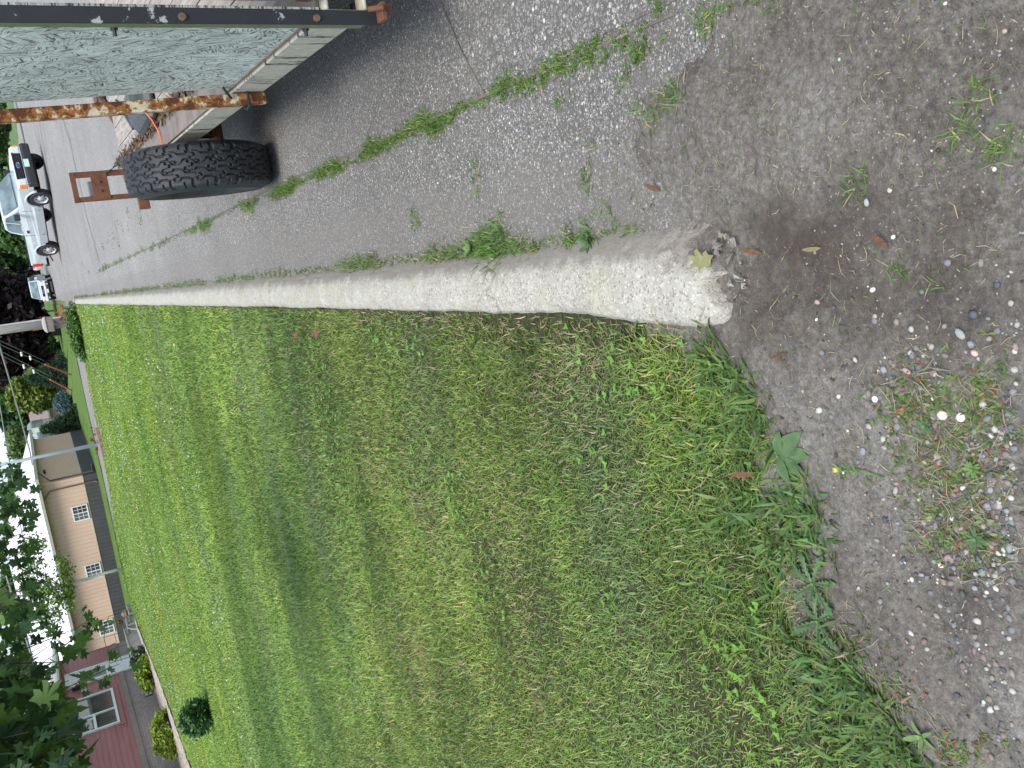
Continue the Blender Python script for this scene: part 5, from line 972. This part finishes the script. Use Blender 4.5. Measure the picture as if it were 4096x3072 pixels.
# ================================================================== trees
BARK=pm('tree_bark',(.07,.055,.045),(.15,.12,.10),8,.95,.6,.02,stretch=(4,4,.6))
def blob(cx,cy,h,wd,Y,dp=1.):
    c=aY(cx,cy,Y); rz=abs(aY(cx-h,cy+h*.2,Y).z-c.z); rw=abs(aY(cx,cy+wd,Y).x-c.x); return (c,(rw,rw*dp,rz))
def tree(name,label,Y,bx_,blobs,n,ls,cols,group=None,cat='tree',tr_=.25,**k):
    base=Vector((bx_,Y,float(H(bx_,Y)))); o=empty(name,tuple(base),label,cat,group); bl=[blob(*q,Y) for q in blobs]
    tot=sum(r[0]*r[2] for c,r in bl); vs=[]
    me=None
    for c,r in bl:
        m_=int(n*r[0]*r[2]/tot); oo=bushfol('crown',o,tuple(c-base),r,m_,ls,cols,**k)
        vs.append(oo)
    # merge crown blobs into one mesh
    V=[];F=0;CC_=[]
    for q in vs:
        a=np.empty(len(q.data.vertices)*3,np.float32); q.data.vertices.foreach_get('co',a); V.append(a.reshape(-1,3)); c4=np.empty(len(q.data.vertices)*4,np.float32); q.data.color_attributes['Col'].data.foreach_get('color',c4); CC_.append(c4.reshape(-1,4)[:,:3]); me=q.data; bpy.data.objects.remove(q); bpy.data.meshes.remove(me)
    V=np.concatenate(V); CC_=np.concatenate(CC_); nn=len(V)//4; npmesh('crown',V,np.arange(4*nn),np.full(nn,4),LEAF,o,CC_)
    b=MB(); top=max(c.z for c,r in bl)-base.z; b.tube([(0,0,-.3),(.1,0,top*.4),(-.05,0,top*.9)],[tr_,tr_*.7,tr_*.25],10)
    for c,r in bl:
        e=c-base; s_=Vector((0,0,max(.6,e.z*.45))); b.tube([s_,s_.lerp(e,.5)+Vector((0,0,.3)),e],[tr_*.5,tr_*.3,tr_*.1],6)
        for kk in range(5):
            d_=Vector((random.uniform(-1,1)*r[0],random.uniform(-1,1)*r[1],random.uniform(-.6,1)*r[2]))*.8; b.tube([s_.lerp(e,.7),e+d_],[tr_*.2,tr_*.05],5)
    b.build('trunk',BARK,o,smooth=True); return o
GR='background trees'
PUR=[(.024,.016,.022),(.035,.02,.026),(.028,.022,.024)]; GD=[(.045,.10,.04),(.07,.14,.05),(.035,.075,.035)]; GM=[(.08,.16,.045),(.12,.22,.06),(.06,.12,.04)]; GB=[(.04,.085,.06),(.055,.11,.075)]; YG=[(.15,.20,.035),(.21,.26,.05),(.09,.14,.03)]; LG=[(.12,.19,.07),(.18,.26,.09),(.09,.14,.05)]; BL=[(.10,.17,.19),(.15,.23,.25),(.06,.11,.13)]
tree('purple_maple','huge dark purple leaved tree behind the utility pole',92,-3,[(60,1290,120,140),(20,1180,90,110),(110,1420,85,110),(0,1400,120,160),(120,1170,60,80),(-80,1280,120,190),(150,1290,45,90)],26000,.30,PUR,GR,shell=.4,tr_=.5)
tree('leafy_tree','dark green spreading tree behind the white van',125,2.0,[(60,1010,80,90),(100,1100,60,80),(20,1090,80,90),(120,1000,40,80),(-60,1000,110,160)],16000,.42,GD,GR,shell=.4,tr_=.4)
tree('leafy_tree','brighter green tree right behind the white pickup bed',112,7.0,[(40,900,70,90),(80,960,60,60),(-30,830,100,120),(100,900,40,90)],13000,.36,GM,GR,shell=.4,tr_=.35)
tree('leafy_tree','blue-green distant tree above the van roof',150,-.5,[(90,1170,70,90),(30,1110,90,100)],9000,.5,GB,GR,shell=.4,tr_=.4)
tree('leafy_tree','light green tree at the far right edge of the road',76,16.5,[(0,520,40,50),(-10,600,45,50),(-20,450,45,60),(-60,520,50,120)],7000,.2,GM,GR,shell=.5,tr_=.3)
tree('leafy_tree','dark green tree between the purple tree and the dark evergreen',105,-9,[(180,1400,60,60),(120,1480,80,70),(60,1520,80,80),(215,1440,30,50)],12000,.32,GM,GR,shell=.4,tr_=.3)
tree('leafy_tree','tall dark green tree behind the brown house roof',118,-17,[(60,1640,90,90),(110,1700,70,60),(0,1560,90,100),(110,1600,60,90)],17000,.40,GD,GR,shell=.4,tr_=.45)
tree('yellow_green_tree','yellow-green tree in front of the brown house, left of the blue spruce',82,-7.2,[(90,1575,58,62),(140,1545,55,60),(150,1600,50,50),(190,1560,35,55),(60,1600,30,40)],15000,.20,YG,None,shell=.5,tr_=.2)
tree('airy_tree','pale thin-leaved tree with sky showing through, behind the tan roof',75,-12.2,[(70,1800,38,50),(100,1765,35,45),(60,1730,25,40),(110,1830,30,50)],2600,.14,LG,None,shell=.2,tr_=.14,clump=.25)
tree('leafy_tree','mid green tree showing above the tan building roof ridge',80,-19,[(80,2060,60,90),(100,2200,50,100),(50,1960,40,60),(70,2350,60,100)],12000,.22,GM,GR,shell=.4,tr_=.3)
tree('leafy_tree','mid green tree rising behind the red house roof',62,-27,[(110,2560,60,90),(110,2700,60,90),(140,2850,45,80),(100,2950,60,80)],13000,.17,GM,GR,shell=.4,tr_=.3)
def conifer(name,label,px_base,ptop,wpx,n,ls,cols,Y=None,cyl=False):
    wpx*=1.0
    p=G(*px_base); Yc=p.y if Y is None else Y; p=aY(*px_base,Yc); top=aY(*ptop,Yc); hh=top.z-p.z; c_=aY(px_base[0],px_base[1]+wpx,Yc); rw=abs(c_.x-p.x)
    base=Vector((p.x,Yc,float(H(p.x,Yc)))); hh=top.z-base.z; o=empty(name,tuple(base),label,'tree')
    if cyl: bushfol('crown',o,(0,0,hh*.5),(rw,rw,hh*.5),n,ls,cols,up=.1,clump=.10,aspect=.3,shell=.75)
    else: bushfol('crown',o,(0,0,hh*.5),(rw,rw,hh*.5),n,ls,cols,shape='cone',up=.0,clump=.09,aspect=.28)
    b=MB(); b.tube([(0,0,-.2),(0,0,hh*.9)],[.13,.03],8); b.build('trunk',BARK,o); return o
conifer('evergreen_tree','ragged dark green evergreen right of the tan building corner',(320,1690),(165,1708),68,12000,.10,[(.035,.07,.03),(.05,.10,.045),(.03,.055,.03)])
conifer('evergreen_tree','wide dark evergreen right of the yellow-green tree',(270,1490),(112,1500),75,14000,.11,[(.025,.055,.035),(.04,.08,.05)])
conifer('blue_spruce','rounded blue spruce shrub between the two dark evergreens',(292,1605),(215,1610),40,8500,.08,BL,cyl=True)
p=G(246,1430); bush('purple_shrub','small dark purple round shrub beside the wide evergreen',tuple(p),(1.1,1.0,1.4),2500,.09,[(.06,.03,.04),(.09,.05,.06)])
o=empty('far_woods',(0,0,0),None,None); bpy.data.objects.remove(o)
xs_=[];V_=[]
bushes=[]
n=26000; xx=rng.uniform(-150,150,n); yy=190+25*rng.random(n); zz=-.9+ (5+7*vn(xx,0*xx,.06,2)+3*vn(xx,0*xx,.3,4))*rng.random(n)**.8
a=rng.normal(size=(n,3)); a/=np.linalg.norm(a,axis=1)[:,None]; b_=np.cross(a,rng.normal(size=(n,3))); b_/=np.linalg.norm(b_,axis=1)[:,None]; p=np.stack([xx,yy,zz],-1); s=.9
V=np.stack([p-a*s,p-b_*s*.7,p+a*s,p+b_*s*.7],1).reshape(-1,3); c=np.array([[.05,.10,.035]])*(.5+rng.random((n,1)))
tag(npmesh('far_woods',V,np.arange(4*n),np.full(n,4),LEAF,None,np.repeat(c,4,0)),kind='stuff')
# birch with pale trunk in mid distance
bt=empty('birch_tree',(-12.4,41.4,.03),'small-leaved tree with a thin pale blotched trunk in front of the tan building','tree')
b=MB(); b.tube([(0,0,-.1),(.03,0,.8),(-.02,0,1.5),(.02,0,2.4),(0,0,4.5)],[.075,.07,.075,.06,.04],8)
for k in range(14):
    a=k*2.4; z=2.0+.2*k; b.tube([(0,0,z),(math.cos(a)*.9,math.sin(a)*.6,z+.5),(math.cos(a)*1.7,math.sin(a)*1.2,z+.4)],[.03,.018,.006],5)
b.build('trunk',pm('birch_bark',(.16,.18,.16),(.62,.66,.62),14,.8,.4,.01,stretch=(1,1,3)),bt,smooth=True)
for_=[(265,2320,45,65),(240,2260,40,60),(215,2380,50,80),(150,2330,70,110),(270,2400,35,55),(190,2480,60,60),(130,2200,60,70)]
VV=[]
for q in for_:
    c_,r_=blob(*q,41.4); 
    m_=max(300,int(1400*r_[0]*r_[2])); VV.append(bushfol('crown',bt,tuple(c_-Vector(bt.location)),r_,m_,.055,[(.10,.19,.035),(.16,.27,.05),(.06,.12,.03),(.22,.33,.06)],shell=.25,clump=.22,aspect=.8))
for q in VV[1:]:
    pass
def joinfol(lst,name,parent,mat=LEAF):
    V=[];K=[]
    for q in lst:
        a=np.empty(len(q.data.vertices)*3,np.float32); q.data.vertices.foreach_get('co',a); V.append(a.reshape(-1,3)); c4=np.empty(len(q.data.vertices)*4,np.float32); q.data.color_attributes['Col'].data.foreach_get('color',c4); K.append(c4.reshape(-1,4)[:,:3]); bpy.data.objects.remove(q)
    V=np.concatenate(V); K=np.concatenate(K); return npmesh(name,V,np.arange(len(V)),np.full(len(V)//4,4),mat,parent,K)
joinfol(VV,'crown',bt)
# foreground maple
mt=empty('maple_tree',(-7.2,6.2,.03),'maple whose dark lobed leaves hang into view in front of the houses','tree')
mo=Vector(mt.location)
b=MB(); b.tube([(0,0,-.1),(.05,.1,1.5),(.2,.3,3.2),(.3,.5,5.5)],[.20,.16,.13,.08],12)
lv=[];lf=[];lc=[]; LP=leaf_poly('maple',1,1); LPa=np.array(LP); nl=len(LP)
def addleaf(p,s,col):
    az=random.uniform(0,6.28); tilt=random.gauss(.9,.45); M_=Matrix.Translation(p)@Matrix.Rotation(az,4,'Z')@Matrix.Rotation(tilt,4,'Y')@Matrix.Rotation(random.gauss(0,.4),4,'X')
    base=len(lv); dr=random.uniform(.1,.5); fo=random.uniform(-.15,.35)
    for a,c_ in LP: lv.append(tuple(M_@Vector((a*s,c_*s*.85,abs(c_)*s*fo-dr*a*a*s))))
    lv.append(tuple(M_@Vector((.22*s,0,-dr*.05*s)))); ctr=base+nl
    for i in range(nl-1): lf.append((base+i,base+i+1,ctr))
    lc.extend([col]*(nl+1))
MC=[(.035,.085,.025),(.05,.11,.03),(.028,.065,.022),(.08,.15,.03)]
def xmax(y): return np.interp(y,[1840,1880,1950,2000,2100,2200,2350,2450,2500,2560,2600,2660,2720,2760,2850,2950,3072,3200],[10,60,90,135,110,120,130,200,330,300,380,430,380,260,215,240,290,300])
def gapf(x,y): return ((x>25)&(x<75)&(y>2660)&(y<2740)) or ((x>85)&(x<185)&(y>2560)&(y<2660)) or ((x>70)&(x<120)&(y>2800)&(y<2990) and random.random()<.6) or ((x>150)&(x<250)&(y>2660)&(y<2760) and random.random()<.8)
limbs=[]
for k in range(52):
    ye=1850+1300*((k+random.random())/52); D=float(np.interp(ye,[1850,2400,2800,3072],[9.5,8.5,6.6,5.6]))*random.uniform(.88,1.12)
    xe=float(xmax(ye))*random.uniform(.35,1.0)
    p1=aD(xe,ye,D); p0=aD(-220-random.random()*250,ye+random.uniform(100,420),D+random.uniform(-.6,.8)); mid=p0.lerp(p1,.5)+Vector((random.uniform(-.1,.1),random.uniform(-.1,.1),.12))
    pts=[p0,p0.lerp(mid,.5)+Vector((0,0,.05)),mid,mid.lerp(p1,.55)+Vector((0,0,.02)),p1]; b.tube([p_-mo for p_ in pts],[.013,.010,.008,.005,.002],6); limbs.append(p0)
    nlv=int(21+random.random()*10)
    for j in range(nlv):
        t=.25+.78*(j+random.random())/nlv; i=min(int(t*4),3); q=pts[i].lerp(pts[i+1],min(t*4-i,1.2)) if t<1 else p1
        sz=random.uniform(.065,.13)*(1.45 if ye>2800 else 1.1 if ye>2600 else .9)
        q=q+Vector((random.gauss(0,.09),random.gauss(0,.12),random.gauss(-.03,.07)))
        # leave sky windows where the photograph has them
        d=q-Vector((0,0,CAMH)); zc=d.dot(RF); ix=2048+FPX*d.dot(RX)/zc; iy=1536+FPX*d.dot(RY)/zc
        if gapf(ix,iy) or ix>xmax(iy)+25: continue
        addleaf(q-mo,sz,tuple(np.array(random.choice(MC))*random.uniform(.75,1.3)))
for (tx,ty,fx_,fy_,D) in [(478,2655,250,2760,7.2),(372,2500,240,2600,8.),(300,3060,150,3090,5.8),(235,2990,90,3060,5.4),(360,2475,300,2530,8.)]:
    p1=aD(tx,ty,D); p0=aD(fx_,fy_,D+.1); b.tube([p0-mo,p0.lerp(p1,.5)-mo+Vector((0,0,.03)),p1-mo],[.006,.004,.002],5)
    for j in range(15):
        t=random.random()**.7; q=p0.lerp(p1,t)+Vector((random.gauss(0,.05),random.gauss(0,.05),random.gauss(-.01,.05))); addleaf(q-mo,random.uniform(.05,.09),tuple(np.array(random.choice(MC[:2]+MC[3:]))*random.uniform(.8,1.3)))
for p_ in limbs[::4]: b.tube([Vector((.2,.3,3.0+random.random())),(p_-mo)*.5+Vector((0,0,1.9)),p_-mo],[.05,.03,.014],6)
b.build('trunk',BARK,mt,smooth=True)
n_=len(lf); npmesh('crown',np.array(lv),np.array(lf).ravel(),np.full(n_,3),LEAF,mt,np.array(lc))
